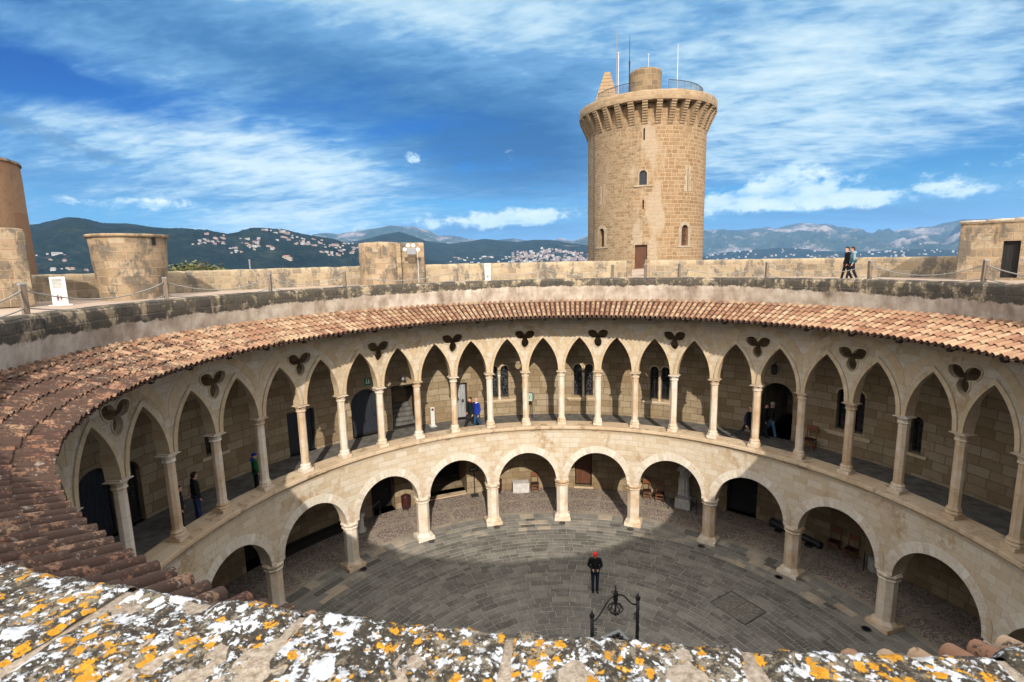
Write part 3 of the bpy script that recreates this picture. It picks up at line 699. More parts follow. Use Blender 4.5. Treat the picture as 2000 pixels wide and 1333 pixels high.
for a0, a1 in twin:
    c = A((a0+a1)/2); w_ = A(a1-a0); m = MB()
    slab(m, rect(A(a0)-.38, A(a1)+.38, 5.80, 5.90), fu, -.12, .05); slab(m, rect(A(a0)-.30, A(a1)+.30, 5.72, 5.798), fu, -.06, .05)
    m.build('sill', M['mould'], castle)
    m = MB(); p = fu(c, 0, .02); m.lathe([(.09, 5.902), (.09, 5.99), (.055, 6.04), (.05, 7.15), (.075, 7.2), (.09, 7.32), (.0, 7.33)], (p.x, p.y), 10); m.build('colonnette', M['col'], castle, smooth=True)
    for q0, q1 in ((0, .42), (.58, 1)):
        x0, x1 = A(a0)+w_*q0, A(a0)+w_*q1; m = MB(); r_ = (x1-x0)/2; cx_ = (x0+x1)/2
        band(m, arc_pts(cx_, 7.84-r_, r_, PI, 0, 12), arc_pts(cx_, 7.84-r_, r_+.075, PI, 0, 12), fu, -.03, .02); m.build('hood_moulding', M['mould'], castle)
for lp, g_ in wins[8:]:
    xs = [p[0] for p in lp]; z0 = min(p[1] for p in lp); m = MB(); slab(m, rect(min(xs)-.25, max(xs)+.25, z0-.12, z0-.01), fu, -.11, .05); m.build('sill', M['mould'], castle)
# back of the two open doorways: a side room with a stair, and a dark hall
m = MB(); lp = open_u[0]; x0, x1 = lp[0][0], lp[1][0]
slab(m, rect(x0-.2, x1+.2, FU-.2, 7.5), fu, 2.42, 2.6)
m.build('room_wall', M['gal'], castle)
m = MB()
for i in range(5): slab(m, rect(x0+.02, x1-.02, FU, FU+.17*(i+1)), fu, .5+.34*i, .5+.34*(i+1)-.003)
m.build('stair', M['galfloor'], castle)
m = MB(); slab(m, rect(x1-.09, x1-.02, FU+.02, 7.25), fu, -.02, 1.0); o = m.build('door', M['dark'], castle); o['label'] = 'black door standing open in its doorway'
m = MB(); ringframe(m, lp, .08, fu, .0, .3); m.build('frame', M['dark'], o)
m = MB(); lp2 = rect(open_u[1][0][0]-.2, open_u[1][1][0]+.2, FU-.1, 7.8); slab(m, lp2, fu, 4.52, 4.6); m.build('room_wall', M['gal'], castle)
# gallery floors and ceilings
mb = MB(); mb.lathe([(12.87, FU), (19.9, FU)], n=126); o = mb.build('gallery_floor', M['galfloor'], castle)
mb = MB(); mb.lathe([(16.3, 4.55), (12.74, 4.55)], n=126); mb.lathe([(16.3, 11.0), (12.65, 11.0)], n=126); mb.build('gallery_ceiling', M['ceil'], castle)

# lower gallery wall
holes_l = []; hd_l = []; dl = []
B_ = lambda a: a*GL
for kd, a0, a1, z0, z1, mt, d, lb in [('arch', -1.178, -1.106, 0, 2.3, 'dark', .9, 'black arched door low in the left arcade'), ('rect', -.765, -.682, 0, 2.25, 'dark', .75, 'black door beside the litter bin'), ('rect', -.0107, .0518, .12, 2.45, 'door', .30, 'dark brown wooden door'), ('rect', .521, .6153, 0, 2.42, 'dark', .45, 'black boarded doorway')]:
    lp = arch(B_(a0), B_(a1), z0, z1) if kd == 'arch' else rect(B_(a0), B_(a1), z0, z1); holes_l.append(lp); hd_l.append(d+.1); dl.append((lp, mt, d, lb))
holes_l.append(rect(B_(-.558), B_(-.418), 0, 2.7)); hd_l.append(3.2)
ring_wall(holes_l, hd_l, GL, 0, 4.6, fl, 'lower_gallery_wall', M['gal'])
for lp, mt, d, lb in dl: make_door(lp, mt, fl, d, lb)
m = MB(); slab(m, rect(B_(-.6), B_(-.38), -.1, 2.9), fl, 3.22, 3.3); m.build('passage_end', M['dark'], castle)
m = MB(); slab(m, rect(B_(-.558)+.02, B_(-.418)-.02, .004, .07), fl, .03, .45); m.build('threshold', M['ledge'], castle)
m = MB(); slab(m, rect(-.25, .92, .01, .118), fl, -.05, .3); m.build('threshold', M['ledge'], castle)

# tiled roof
RE, ZE, RTOP, ZT = 10.40, 11.05, 12.36, 11.66; SL = math.hypot(RTOP-RE, ZT-ZE); NR = 300; NCS = 5
du = (RTOP-RE)/SL; dz = (ZT-ZE)/SL
rg = random.Random(3); mb = MB(); CL = SL/NCS
for i in range(NR):
    a = 2*PI*i/NR; jrow = rg.uniform(-.006, .006); brow = rg.random()
    er = Vector((math.sin(a), math.cos(a), 0)); ea = Vector((math.cos(a), -math.sin(a), 0)); en = Vector((-er.x*dz, -er.y*dz, du))
    for k in range(NCS):
        t0 = k*CL-.01+rg.uniform(-.018, .018)-(.02 if k == 0 else 0); t1 = t0+CL+.055
        r0 = RE+t0*du; pit = 2*PI*r0/NR
        w0 = pit*.355+rg.uniform(-.005, .005); w1 = w0*.88; h0 = w0*1.08; h1 = w1*1.05
        off = jrow+rg.uniform(-.007, .007); sk = rg.uniform(-.008, .008); rnd = min(1, max(0, .12+.58*rg.random()+.26*brow))
        def P(t_, x, y): return er*(RE+t_*du)+Vector((0, 0, ZE+t_*dz))+ea*x+en*y
        n = 6; rows = []
        for (tt, w_, h_, lift, dx) in ((t0, w0, h0, .035, off), (t1, w1, h1, .008, off+sk)):
            rows.append([P(tt, dx-w_*math.cos(PI*j/n), lift+h_*math.sin(PI*j/n)) for j in range(n+1)])
        tk = .013
        inner = [P(t0, off-(w0-tk)*math.cos(PI*j/n), .035+(h0-tk)*math.sin(PI*j/n)-.0) for j in range(n+1)]
        inner2 = [P(t0+.16, off-(w0-tk)*math.cos(PI*j/n), .03+(h0-tk)*math.sin(PI*j/n)-.0) for j in range(n+1)]
        mb.grid(rows, rnd=rnd); mb.grid([inner, rows[0]], rnd=rnd); mb.grid([inner2, inner], rnd=rnd)
        # channel tile to the right of it
        ch = []
        for (tt, lift) in ((t0-.01, .012), (t1, -.004)):
            pt = 2*PI*(RE+tt*du)/NR; ch.append([P(tt, pt/2-pt*.36*math.cos(PI*j/4), lift-.05*math.sin(PI*j/4)) for j in range(5)])
        mb.grid(ch, rnd=-1)
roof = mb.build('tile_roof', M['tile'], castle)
me = roof.data; me.polygons.foreach_set('use_smooth', [True]*len(me.polygons))
m = MB(); m.lathe([(12.4, ZT-.10), (RE+.10, ZE-.075), (RE+.10, ZE-.045), (12.4, ZT-.06)], n=126); m.build('roof_boards', M['under'], castle)
m = MB(); m.bar((0, 12.3, 11.45), (0, 10.62, 10.94), .13, .17); raf = m.build('rafter', M['under'], castle)
for k in range(42):
    a = PH+(k+.5)*STEP; o = raf if k == 0 else dup(raf, parent=castle); o.rotation_euler = (0, 0, -a)
# terrace floor
TZ = 12.31
m = MB(); m.lathe([(12.70, TZ), (26.4, TZ)], n=168); terrace = m.build('terrace', M['terrace']); terrace['kind'] = 'structure'
m = MB(); m.lathe([(16.6, 11.9), (12.3, 11.9)], n=84); m.lathe([(26.2, 11.9), (26.2, -9)], n=84); m.build('outer_wall', M['outer'], castle)

# ------------------------------------------------------------------ courtyard paving
rg = random.Random(11); mb = MB(); jm = MB()
jm.lathe([(0.02, -.012), (13.1, -.012)], n=126); jo = jm.build('courtyard', M['joint']); jo['kind'] = 'structure'
r = .5; ring = 0
while r < 12.95:
    h = .29+rg.uniform(-.06, .08)
    if r+h > 12.5: h = 12.95-r
    a = rg.random()*6; end = a+2*PI; edge = r > 11.05
    while a < end-.02:
        ln = rg.uniform(.38, .95)*(1.1 if edge else 1); da = min(ln/(r+h/2), end-a)
        if end-a-da < .25/(r+h/2): da = end-a
        g = .010; z = rg.uniform(-.004, .006)
        rv = rg.random()*.70 if not edge else (.62+.38*rg.random() if rg.random() < .8 else rg.random()*.6)
        ga = g/(r+h/2); nseg = max(1, int(da/.10)); rows = []
        for rr, zz in ((r+g, -.02), (r+g+.008, z), (r+h-g-.008, z), (r+h-g, -.02)):
            rows.append([pol(a+ga+(da-2*ga)*j/nseg, rr, zz) for j in range(nseg+1)])
        mb.grid(rows, rnd=rv, flip=True)
        a += da
    r += h; ring += 1
o = mb.build('paving', M['slab']); o['kind'] = 'structure'
m = MB(); m.lathe([(12.96, .0), (17.2, .0)], n=168); o = m.build('gallery_pavement', M['cobble']); o['kind'] = 'structure'

# ------------------------------------------------------------------ inner parapet over the tiles
RZ = 12.74; NEAR = .37
par = thing('parapet', 'low inner parapet of blackened stones and plaster above the roof tiles', 'parapet')
mb = MB(); n = 504; a0, a1 = -PI+NEAR, PI-NEAR; rows = []
prof = [(12.262, 12.12, .1), (12.245, 12.20, .5), (12.235, 12.30, 1), (12.225, 12.45, 1), (12.23, 12.62, 1), (12.25, 12.70, 1), (12.30, 12.735, 1), (12.45, 12.75, .6), (12.62, 12.735, .6), (12.69, 12.70, .5), (12.71, 12.30, 0)]
for r_, z_, k in prof:
    row = []
    for j in range(n+1):
        a = a0+(a1-a0)*j/n; p = pol(a, r_, z_); q = noise.noise(p*3.1)*.035+noise.noise(p*9)*.016
        row.append(pol(a, r_-k*q*.6, z_+k*q*(.7 if z_ > 12.6 else .2)))
    rows.append(row)
L = [0]
for i in range(1, len(prof)): L.append(L[-1]+math.hypot(prof[i][0]-prof[i-1][0], prof[i][1]-prof[i-1][1]))
mb.grid(rows, uvf=lambda i, j: ((a0+(a1-a0)*j/n)*12.3, 12.10+L[i]))
mb.build('masonry', M['rim'], par, smooth=True)
mb = MB(); n = 1260; rows = []
for i in range(15):
    row = []
    for j in range(n):
        a = 2*PI*j/n; p = pol(a, 12.4, 3)


        z = 11.62+.53*i/14; rr = 12.335-.073*min(1, (z-11.62)/.50)+.010*noise.noise(Vector((p.x*2, p.y*2, z*3)))*(1-i/14)
        row.append(pol(a, rr, z))
    rows.append(row)
mb.grid(rows, True, uvf=lambda i, j: (j*.06, i*.1)); mb.build('plaster_band', M['plaster'], par, smooth=True)

# ------------------------------------------------------------------ foreground coping under the camera, covered in lichen
def lichen(t):
    ob = t.coord('Object'); rnd = t.new('ShaderNodeObjectInfo').outputs['Random']
    ob = t.vmath('ADD', ob, t.vmath('SCALE', (3.7, 9.1, 5.3), scale=t.math('MULTIPLY', rnd, 4)))
    wob = t.vmath('SCALE', t.vmath('SUBTRACT', t.noise(ob, 30, 5, .7, out='Color'), (.5, .5, .5)), scale=.035)
    p = t.vmath('ADD', ob, wob)
    fine = t.noise(ob, 110, 7, .8); mid = t.noise(ob, 34, 8, .74); big = t.noise(ob, 5, 5, .6)
    c = t.ramp(t.math('ADD', t.math('MULTIPLY', fine, .5), t.math('MULTIPLY', mid, .5)), [(.34, (.10, .085, .06)), (.45, (.21, .175, .125)), (.55, (.35, .30, .22)), (.66, (.47, .42, .34))])
    dkm = t.step(t.math('ADD', t.math('ADD', t.math('MULTIPLY', mid, .62), t.math('MULTIPLY', fine, .3)), t.math('MULTIPLY', big, .25)), .525, .575)
    dc = t.ramp(t.noise(ob, 70, 5, .7), [(.35, (.018, .016, .013)), (.55, (.055, .045, .032)), (.7, (.14, .105, .06))])
    c = t.mix(dkm, c, dc)
    # pale grey-white crusts in sharp edged patches, of three sizes
    wv = t.voro(p, 15, 'SMOOTH_F1'); wv2 = t.voro(p, 15, out='Color'); ws_ = t.new('ShaderNodeSeparateXYZ'); t.put(ws_.inputs[0], wv2)
    w1 = t.math('MAXIMUM', t.step(t.noise(p, 15, 7, .66), .59, .605), t.math('MULTIPLY', t.math('LESS_THAN', t.math('ADD', wv, t.math('MULTIPLY', t.noise(p, 60, 4, .6), .18)), t.math('ADD', .16, t.math('MULTIPLY', ws_.outputs[1], .34))), t.math('GREATER_THAN', ws_.outputs[0], .56))); w2 = t.step(t.noise(t.vmath('ADD', p, (4, 2, 7)), 42, 5, .62), .57, .585)
    vd = t.voro(p, 70); vc = t.voro(p, 70, out='Color'); vs = t.new('ShaderNodeSeparateXYZ'); t.put(vs.inputs[0], vc)
    w3 = t.math('MULTIPLY', t.step(vd, .30, .26), t.step(vs.outputs[0], .62, .64))
    wm = t.math('MAXIMUM', t.math('MAXIMUM', w1, w2), w3)
    wc = t.ramp(t.math('ADD', t.math('MULTIPLY', t.noise(ob, 40, 5, .7), .6), t.math('MULTIPLY', vs.outputs[1], .4)), [(.3, (.42, .44, .46)), (.5, (.62, .65, .69)), (.7, (.76, .79, .84))])
    c = t.mix(wm, c, wc)
    # orange rosettes: clustered discs with a darker heart
    reg = t.noise(ob, 6.5, 4, .6); p2 = t.vmath('ADD', ob, t.vmath('SCALE', t.vmath('SUBTRACT', t.noise(ob, 55, 5, .7, out='Color'), (.5, .5, .5)), scale=.05))
    od = t.voro(p2, 27, 'SMOOTH_F1'); oc = t.voro(p2, 27, out='Color'); os_ = t.new('ShaderNodeSeparateXYZ'); t.put(os_.inputs[0], oc)
    rad = t.math('ADD', .16, t.math('MULTIPLY', os_.outputs[1], .26))
    o1 = t.math('MULTIPLY', t.math('LESS_THAN', od, rad), t.step(t.math('ADD', t.math('MULTIPLY', os_.outputs[0], .30), reg), .640, .650))
    o2 = t.step(t.math('ADD', t.noise(t.vmath('ADD', p, (1, 8, 3)), 48, 5, .65), t.math('MULTIPLY', reg, .6)), .95, .965)
    om = t.math('MAXIMUM', o1, o2)
    hole = t.step(t.noise(ob, 85, 4, .7), .60, .66)
    om = t.math('MULTIPLY', om, t.math('SUBTRACT', 1, t.math('MULTIPLY', hole, .75)))
    occ = t.mix(t.math('DIVIDE', od, rad), (.34, .12, .010), (.72, .37, .022)); occ = t.mix(t.step(t.noise(ob, 48, 6, .75), .42, .62), occ, (.50, .235, .022))
    c = t.mix(om, c, occ)
    h = t.math('ADD', t.math('ADD', t.math('MULTIPLY', fine, .5), t.math('MULTIPLY', mid, .8)), t.math('ADD', t.math('MULTIPLY', wm, .16), t.math('MULTIPLY', om, .32)))
    return c, t.bump(h, .9, .012)
M['lichen'] = mat('lichen covered stone', lichen, rough=.95)
M['mortar'] = mat('pale mortar', lambda t: (t.ramp(t.noise(t.coord('Object'), 60, 7, .75), [(.35, (.16, .12, .085)), (.5, (.33, .27, .205)), (.65, (.47, .40, .32))]), t.bump(t.noise(t.coord('Object'), 90, 6, .7), .8, .01)), rough=.95)
fg = thing('parapet', 'foreground parapet of thick coping stones crusted with white and orange lichen', 'parapet', pol(PI, 12.45, 12.3))
base_loc = pol(PI, 12.45, 12.3)
J0, JW = -.0597, .0460; rg = random.Random(5)
for k in range(-7, 9):
    b0, b1 = J0+k*JW, J0+(k+1)*JW            # offset angle from -y towards +x
    if b1 < -NEAR or b0 > NEAR: continue
    hi = abs(k) < 4; nu, nv = (56, 64) if hi else (14, 20); g = .0009
    lift = rg.uniform(-.002, .006); push = rg.uniform(-.006, .006); rows = []
    for i in range(nv+1):
        v = i/nv; row = []
        for j in range(nu+1):
            u = j/nu; b = b0+g+(b1-b0-2*g)*u; a = PI-b
            # section: inner face up, round edge, flat top sloping gently, outer edge
            if v < .15: r_ = 12.185; z_ = 12.42+.275*v/.15; nr, nz_ = -1, 0
            elif v < .27: q = (v-.15)/.12*PI/2; r_ = 12.225-.04*math.cos(q); z_ = 12.695+.045*math.sin(q); nr, nz_ = -math.cos(q), math.sin(q)
            else: q = (v-.27)/.73; r_ = 12.225+.63*q; z_ = 12.74+.02*q; nr, nz_ = 0, 1
            r_ += push*(1 if v < .3 else 0); z_ += (lift-.012)*(1 if v > .1 else 0)
            p = pol(a, r_, z_)
            e = min(u, 1-u)*(b1-b0)*12.3; rd = max(0, 1-e/.022); dsp = -.010*rd*rd
            dsp += .013*noise.noise(p*4.2)+.011*noise.noise(p*11)+.007*noise.noise(p*27)+.005*abs(noise.noise(p*60))+.0025*noise.noise(p*120)
            ax = Vector((math.sin(a)*nr, math.cos(a)*nr, nz_)); row.append(p+ax*dsp-base_loc)
        rows.append(row)
    m = MB(); m.grid(rows, uvf=lambda i, j: (i/nv, j/nu)); m.build('coping_stone', M['lichen'], fg, smooth=True)
m = MB(); nu = 900; rows = []
for r_, z_, nz_ in ((12.22, 12.40, 0), (12.20, 12.66, 0), (12.207, 12.71, .5), (12.235, 12.731, 1), (12.42, 12.742, 1), (12.6, 12.748, 1), (12.85, 12.752, 1), (12.87, 12.31, 0)):
    row = []
    for j in range(nu+1):
        a = PI+NEAR-2*NEAR*j/nu; p = pol(a, r_, z_); q = .008*noise.noise(p*9)+.006*noise.noise(p*30)
        row.append(pol(a, r_-(1-nz_)*q*.5-.016, z_+nz_*q-.010)-base_loc)
    rows.append(row)
m.grid(rows); m.build('mortar_bed', M['mortar'], fg, smooth=True)
m = MB(); m.lathe([(12.30, 12.10), (12.225, 12.45)], n=60, a0=PI-NEAR, a1=PI+NEAR)
m.v = [tuple(Vector(p)-base_loc) for p in m.v]; m.build('face', M['rim'], fg)

# ------------------------------------------------------------------ outer parapet
def ptop(a): 
    d = math.degrees(a); X = [-180, -60, -20, 0, 20, 45, 180]; Y = [13.52, 13.52, 13.57, 13.56, 13.47, 13.43, 13.43]
    for i in range(6):
        if d <= X[i+1]: return Y[i]+(Y[i+1]-Y[i])*(d-X[i])/(X[i+1]-X[i])
    return Y[-1]
op = thing('boundary_wall', 'pale weathered stone boundary wall round the outer edge of the terrace', 'wall')
gap0, gap1 = R(8.5), R(11.4)
m = MB(); n = 420; rows = []; A0, A1 = gap1, gap0+2*PI
for r_, dz_, k in ((25.25, None, 0), (25.25, 0, 1), (25.28, .2, 1), (25.26, .5, 1), (25.25, .8, 1), (25.24, 1.0, 1), (25.28, 1.1, 1), (25.4, 1.14, .7), (25.75, 1.14, .7), (25.85, 1.08, .6), (25.86, -.3, 0)):
    row = []
    for j in range(n+1):
        a = A0+(A1-A0)*j/n; aa = a if a < PI else a-2*PI; tp = ptop(aa)
        z = TZ-.02 if dz_ is None else TZ+dz_*(tp-TZ)/1.14
        p = pol(a, r_, z); q = .03*noise.noise(p*1.7)+.022*noise.noise(p*6)
        row.append(pol(a, r_+k*q, z+(q*1.1 if (dz_ or 0) > .9 else 0)))
    rows.append(row)
m.grid(rows, uvf=lambda i, j: (j*.38, [0, .0, .2, .5, .8, 1.0, 1.1, 1.25, 1.6, 1.7, 3][i]))
for e in (0, n):
    b = m.pts([r_[e] for r_ in rows]); q = [b+i for i in range(len(rows))]; m.face(q if e else q[::-1])
m.build('masonry', M['outer'], op, smooth=True)
for a in (gap0, gap1):
    m = MB(); P = pol(a, 25.5, 0); m.box((P.x, P.y, TZ+.62), (.34, .62, 1.30), rot=-a); m.build('pier', M['turret'], op, bevel=.05)

# ------------------------------------------------------------------ keep
TC = Vector((6.66, 40.4, 0)); TR = 5.6
keep = thing('tower', 'tall round stone keep with a corbelled crown standing beyond the boundary wall', 'tower', TC)
# angle phi measured at the tower from the direction facing the courtyard (-y) towards +x
def ft(s, z, d): f_ = s/TR; rr = TR*(1+.010*max(0, (18-z)/26)*0)-d; return Vector((rr*math.sin(f_), -rr*math.cos(f_), z))
T = lambda deg: R(deg)*TR
th_ = []; td = []
tw_door = rect(T(-15.3), T(-4.0), 12.75, 14.88)
tw_win = [arch(T(-54.6), T(-47.6), 14.85, 16.55), arch(T(28.8), T(36.8), 14.75, 16.6), arch(T(-12.2), T(-5.4), 20.15, 21.4)]
slits = [rect(T(-9.2), T(-7.9), 23.95, 24.95), rect(T(-8.9), T(-7.7), 18.05, 18.85), rect(T(34.2), T(34.9), 19.7, 21.6), rect(T(-50.6), T(-49.8), 18.9, 20.3)]
th_ = [tw_door]+tw_win+slits; td = [.35, .38, .38, .38]+[.5]*4
m = MB(); lim = TR*PI
panel(m, rect(-lim, lim, -8, 25.9), th_, ft, .5, step=.5, back=False, hole_depth=td, zsteps=1.2)
m.build('shaft', M['tower'], keep, smooth=False)
m = MB(); slab(m, tw_door, ft, .25, .33)
for i in range(1, 6): x = tw_door[0][0]+(tw_door[1][0]-tw_door[0][0])*i/6; slab(m, rect(x-.015, x+.015, 12.8, 14.85), ft, .235, .26)
for z in (13.3, 14.2): slab(m, rect(tw_door[0][0]+.08, tw_door[1][0]-.08, z-.04, z+.04), ft, .225, .26)
o = m.build('door', M['door'], keep); m = MB(); slab(m, rect(tw_door[1][0]-.28, tw_door[1][0]-.18, 13.7, 13.86), ft, .20, .26); m.build('handle', M['iron'], o)
m = MB(); slab(m, rect(tw_door[0][0]-.35, tw_door[1][0]+.35, 14.90, 15.30), ft, -.025, .2); m.build('lintel', M['surround'], keep)
for lp, mt in zip(tw_win, ('door', 'door', 'glass')):
    m = MB(); fan(m, lp, ft, .30); o = m.build('window', M[mt], keep)
    xs = [p[0] for p in lp]; c = sum((min(xs), max(xs)))/2; r_ = (max(xs)-min(xs))/2; z0 = lp[0][1]; zt = max(p[1] for p in lp)
    m = MB(); e = .32 if mt == 'door' else .12
    inn_ = [(c-r_, z0), ]+arc_pts(c, zt-r_, r_, PI, 0, 12)+[(c+r_, z0)]; out_ = [(c-r_-e, z0)]+arc_pts(c, zt-r_, r_+e, PI, 0, 12)+[(c+r_+e, z0)]
    band(m, inn_, out_, ft, -.03, .06); m.build('surround', M['surround'], o)
    m = MB(); slab(m, rect(c-r_-.45, c+r_+.45, z0-.16, z0-.01), ft, -.10, .1); m.build('sill', M['surround'], o)
    m = MB()
    for i in range(1, 4): m.bar(ft(c-r_, z0+(zt-z0)*i/4, .27), ft(c+r_, z0+(zt-z0)*i/4, .27), .03)
    m.bar(ft(c, z0, .27), ft(c, zt, .27), .03); m.build('bars', M['iron'], o)
for lp in slits[2:]:
    c = (lp[0][0]+lp[1][0])/2; z0, z1 = lp[0][1], lp[2][1]; m = MB()
    for i, (ww, za, zb) in enumerate(((.42, 0, .2), (.28, .2, .42), (.40, .42, .62), (.27, .62, .82), (.36, .82, 1.0))):
        for sg in (-1, 1): slab(m, rect(min(c+sg*.05, c+sg*ww), max(c+sg*.05, c+sg*ww), z0-.15+(z1-z0+.3)*za+.004, z0-.15+(z1-z0+.3)*zb), ft, -.015, .1)
    m.build('slit_surround', M['surround'], keep)
for lp in slits: m = MB(); fan(m, lp, ft, .48); m.build('arrow_slit', M['dark'], keep)
m = MB(); m.bar(ft(T(-64), 9, -.04), ft(T(-64), 25.2, -.04), .05); m.build('conduit', M['iron'], keep)
NC = 32; m = MB(); hw = .235
steps = 9
P = [(TR-.25, 25.28)]
for i in range(steps):
    q = i/steps; q2 = (i+1)/steps; r0 = TR+.04+.78*(q**1.15); r1 = TR+.04+.78*(q2**1.15); z0 = 25.28+1.77*q; z1 = 25.28+1.77*q2
    P += [(r0+.02, z0+.01), (r1-.01, z0+.06), (r1+.01, z1-.07), (r1-.04, z1-.015)]
P += [(TR+.84, 27.06), (TR-.25, 27.06)]
for sg in (1, -1): m.pts([(sg*hw, -r_, z_) for r_, z_ in P])
n = len(P); m.face(list(range(n))[::-1], None); m.face([n+i for i in range(n)], None)
for i in range(n): j = (i+1) % n; m.face([i, j, n+j, n+i], [(0, P[i][1]), (0, P[j][1]), (.47, P[j][1]), (.47, P[i][1])])
cb = m.build('corbel', M['corbel'], keep)
for k in range(NC):
    o = cb if k == 0 else dup(cb, parent=keep); o.rotation_euler = (0, 0, 2*PI*(k+.28)/NC)
m = MB(); m.lathe([(TR-.02, 25.6), (TR-.02, 27.0)], n=96); m.build('crown_wall', M['tower'], keep)
m = MB(); rows = []; n = 192
for r_, z_, k in ((TR+.02, 27.07, 0), (TR+.80, 27.065, .4), (TR+.83, 27.12, 1), (TR+.82, 27.45, 1), (TR+.84, 27.75, 1), (TR+.80, 27.86, 1), (TR+.5, 27.90, .6), (.02, 27.92, 0)):
    row = []
    for j in range(n):
        a = 2*PI*j/n; p = Vector((r_*math.sin(a), -r_*math.cos(a), z_)); q = .04*noise.noise(p*1.6)+.03*noise.noise(p*5)
        row.append(Vector(((r_+k*q)*math.sin(a), -(r_+k*q)*math.cos(a), z_+k*q*.8)))
    rows.append(row)
m.grid(rows, True, uvf=lambda i, j: (j*.21, [26.3, 27.065, 27.12, 27.45, 27.8, 28, 28.4, 31][i])); m.build('crown', M['corbel'], keep, smooth=True)
# stair drum, pointed buttress and railing on the roof
m = MB(); rows = []; n = 48
for r_, z_ in ((1.5, 27.8), (1.5, 29.2), (1.49, 30.6), (1.5, 31.25), (1.42, 31.42), (.02, 31.45)):
    rows.append([Vector((-.1+r_*(1+.015*noise.noise(Vector((j*.4, z_*3, 1))))*math.sin(2*PI*j/n), .2-r_*math.cos(2*PI*j/n), z_+(.06*noise.noise(Vector((j*.5, 2, 0))) if z_ > 31 else 0))) for j in range(n)])
m.grid(rows, True, uvf=lambda i, j: (j*.196, [0, 1.4, 2.8, 3.45, 3.6, 5][i])); m.build('stair_drum', M['darkdrum'], keep)
m = MB(); cxs = -3.85
for i in range(12):
    q0, q1 = i/12, (i+1)/12; w0 = 1.5*(1-q0)+.27*q0; w1 = 1.5*(1-q1)+.27*q1; z0 = 27.6+4.15*q0; z1 = 27.6+4.15*q1; x0 = cxs+.12*q0
    m.box((x0, .6, (z0+z1)/2), (w0*2, w0*1.7, z1-z0-.004), taper=w1/w0)
m.build('pointed_buttress', M['corbel'], keep, bevel=.03)
m = MB(); rr = 5.15
for s0, s1 in ((-66, -18), (14, 74)):
    pts = [Vector((rr*math.sin(R(s0+(s1-s0)*i/24)), -rr*math.cos(R(s0+(s1-s0)*i/24)), 28.98)) for i in range(25)]
    m.tube(pts, .03, 5); m.tube([p-Vector((0, 0, .82)) for p in pts], .02, 5)
    nb_ = int((s1-s0)*.9)
    for i in range(nb_+1):
        a = R(s0+(s1-s0)*i/nb_); p = Vector((rr*math.sin(a), -rr*math.cos(a), 27.9)); m.bar(p, p+Vector((0, 0, 1.07)), .035 if i % 8 == 0 else .018)
m.build('railing', M['iron'], keep)
# bridge from the terrace gap to the tower door
m = MB(); p0, p1 = pol(R(9.95), 24.9, 12.34), ft(T(-9.6), 12.74, -.1)+TC
m.bar(Vector((p0.x, p0.y, 12.2)), Vector((p1.x, p1.y, 12.55)), 1.5, .35); o = m.build('bridge', M['terrace']); tag(o, 'narrow stone footbridge leading to the brown tower door', 'bridge')
def mast(name, label, p, z0, segs, mt, group=None):
    m = MB(); pts = [(0, 0, 0)]+[(0, 0, h) for h, _ in segs]
    rr = [segs[0][1]]+[r_ for _, r_ in segs]; m.tube(pts, rr, 8)
    if mt == 'pole': m.lathe([(.0, segs[-1][0]-.02), (segs[-1][1]*2.2, segs[-1][0]), (segs[-1][1]*2.2, segs[-1][0]+.1), (0, segs[-1][0]+.14)], n=8)
    o = m.build(name, M[mt], None, loc=(p[0], p[1], z0)); tag(o, label, 'mast', group); return o
mast('mast', 'tall white mast beside the pointed buttress on the tower roof', (3.98, 40.7), 27.9, [(2.5, .05), (5.4, .045)], 'pole')
mast('antenna', 'tallest thin grey antenna next to the pointed buttress on the tower', (3.80, 40.75), 27.9, [(4.4, .05), (6.6, .035), (7.6, .02)], 'greypole')
mast('antenna', 'dark whip antenna at the left edge of the stair drum on the tower', (5.02, 40.5), 27.9, [(3.4, .05), (4.5, .075), (4.7, .03), (6.9, .02)], 'blue')
mast('mast', 'short white mast on top of the stair drum of the tower', (6.80, 40.5), 31.42, [(.8, .03), (1.5, .025)], 'pole')
mast('mast', 'slender white flagpole behind the right-hand railing of the tower roof', (9.45, 40.1), 27.9, [(2.2, .045), (5.45, .03)], 'pole')

# ------------------------------------------------------------------ turrets on the terrace
def polar_from_cam(az_deg, dist, z=TZ): a = R(az_deg); return Vector((CAM.x+dist*math.sin(a), CAM.y+dist*math.cos(a), z))
def rough_lathe(prof, n=72, amp=.03, arc=None):
    rows = []; L = [0]
    for i in range(1, len(prof)): L.append(L[-1]+math.hypot(prof[i][0]-prof[i-1][0], prof[i][1]-prof[i-1][1]))
    rm = max(p[0] for p in prof); m = MB()
    for r_, z_ in prof:
        row = []
        for j in range(n):
            a = 2*PI*j/n; p = Vector((r_*math.sin(a), r_*math.cos(a), z_)); q = amp*(noise.noise(p*1.5)+.7*noise.noise(p*5)) if r_ > .1 else 0
            row.append(Vector(((r_+q)*math.sin(a), (r_+q)*math.cos(a), z_+q*.4)))
        rows.append(row)
    m.grid(rows, True, uvf=lambda i, j: (j*2*PI*rm/n, L[i])); return m
def subdiv(z0, z1, r0, r1, n): return [(r0+(r1-r0)*i/n, z0+(z1-z0)*i/n) for i in range(n+1)]
P = polar_from_cam(-43.6, 30.0)
tu = thing('turret', 'ochre stained stone drum wider at its top standing on the left of the terrace', 'turret', P)
m = rough_lathe(subdiv(-.02, 2.80, 1.30, 1.50, 12)); m.build('drum', M['turret'], tu, smooth=True)
m = rough_lathe([(1.40, 2.79), (1.59, 2.80), (1.60, 2.89), (1.57, 2.93), (.02, 2.96)], amp=.012); m.build('cap_slab', M['turret'], tu, smooth=True)
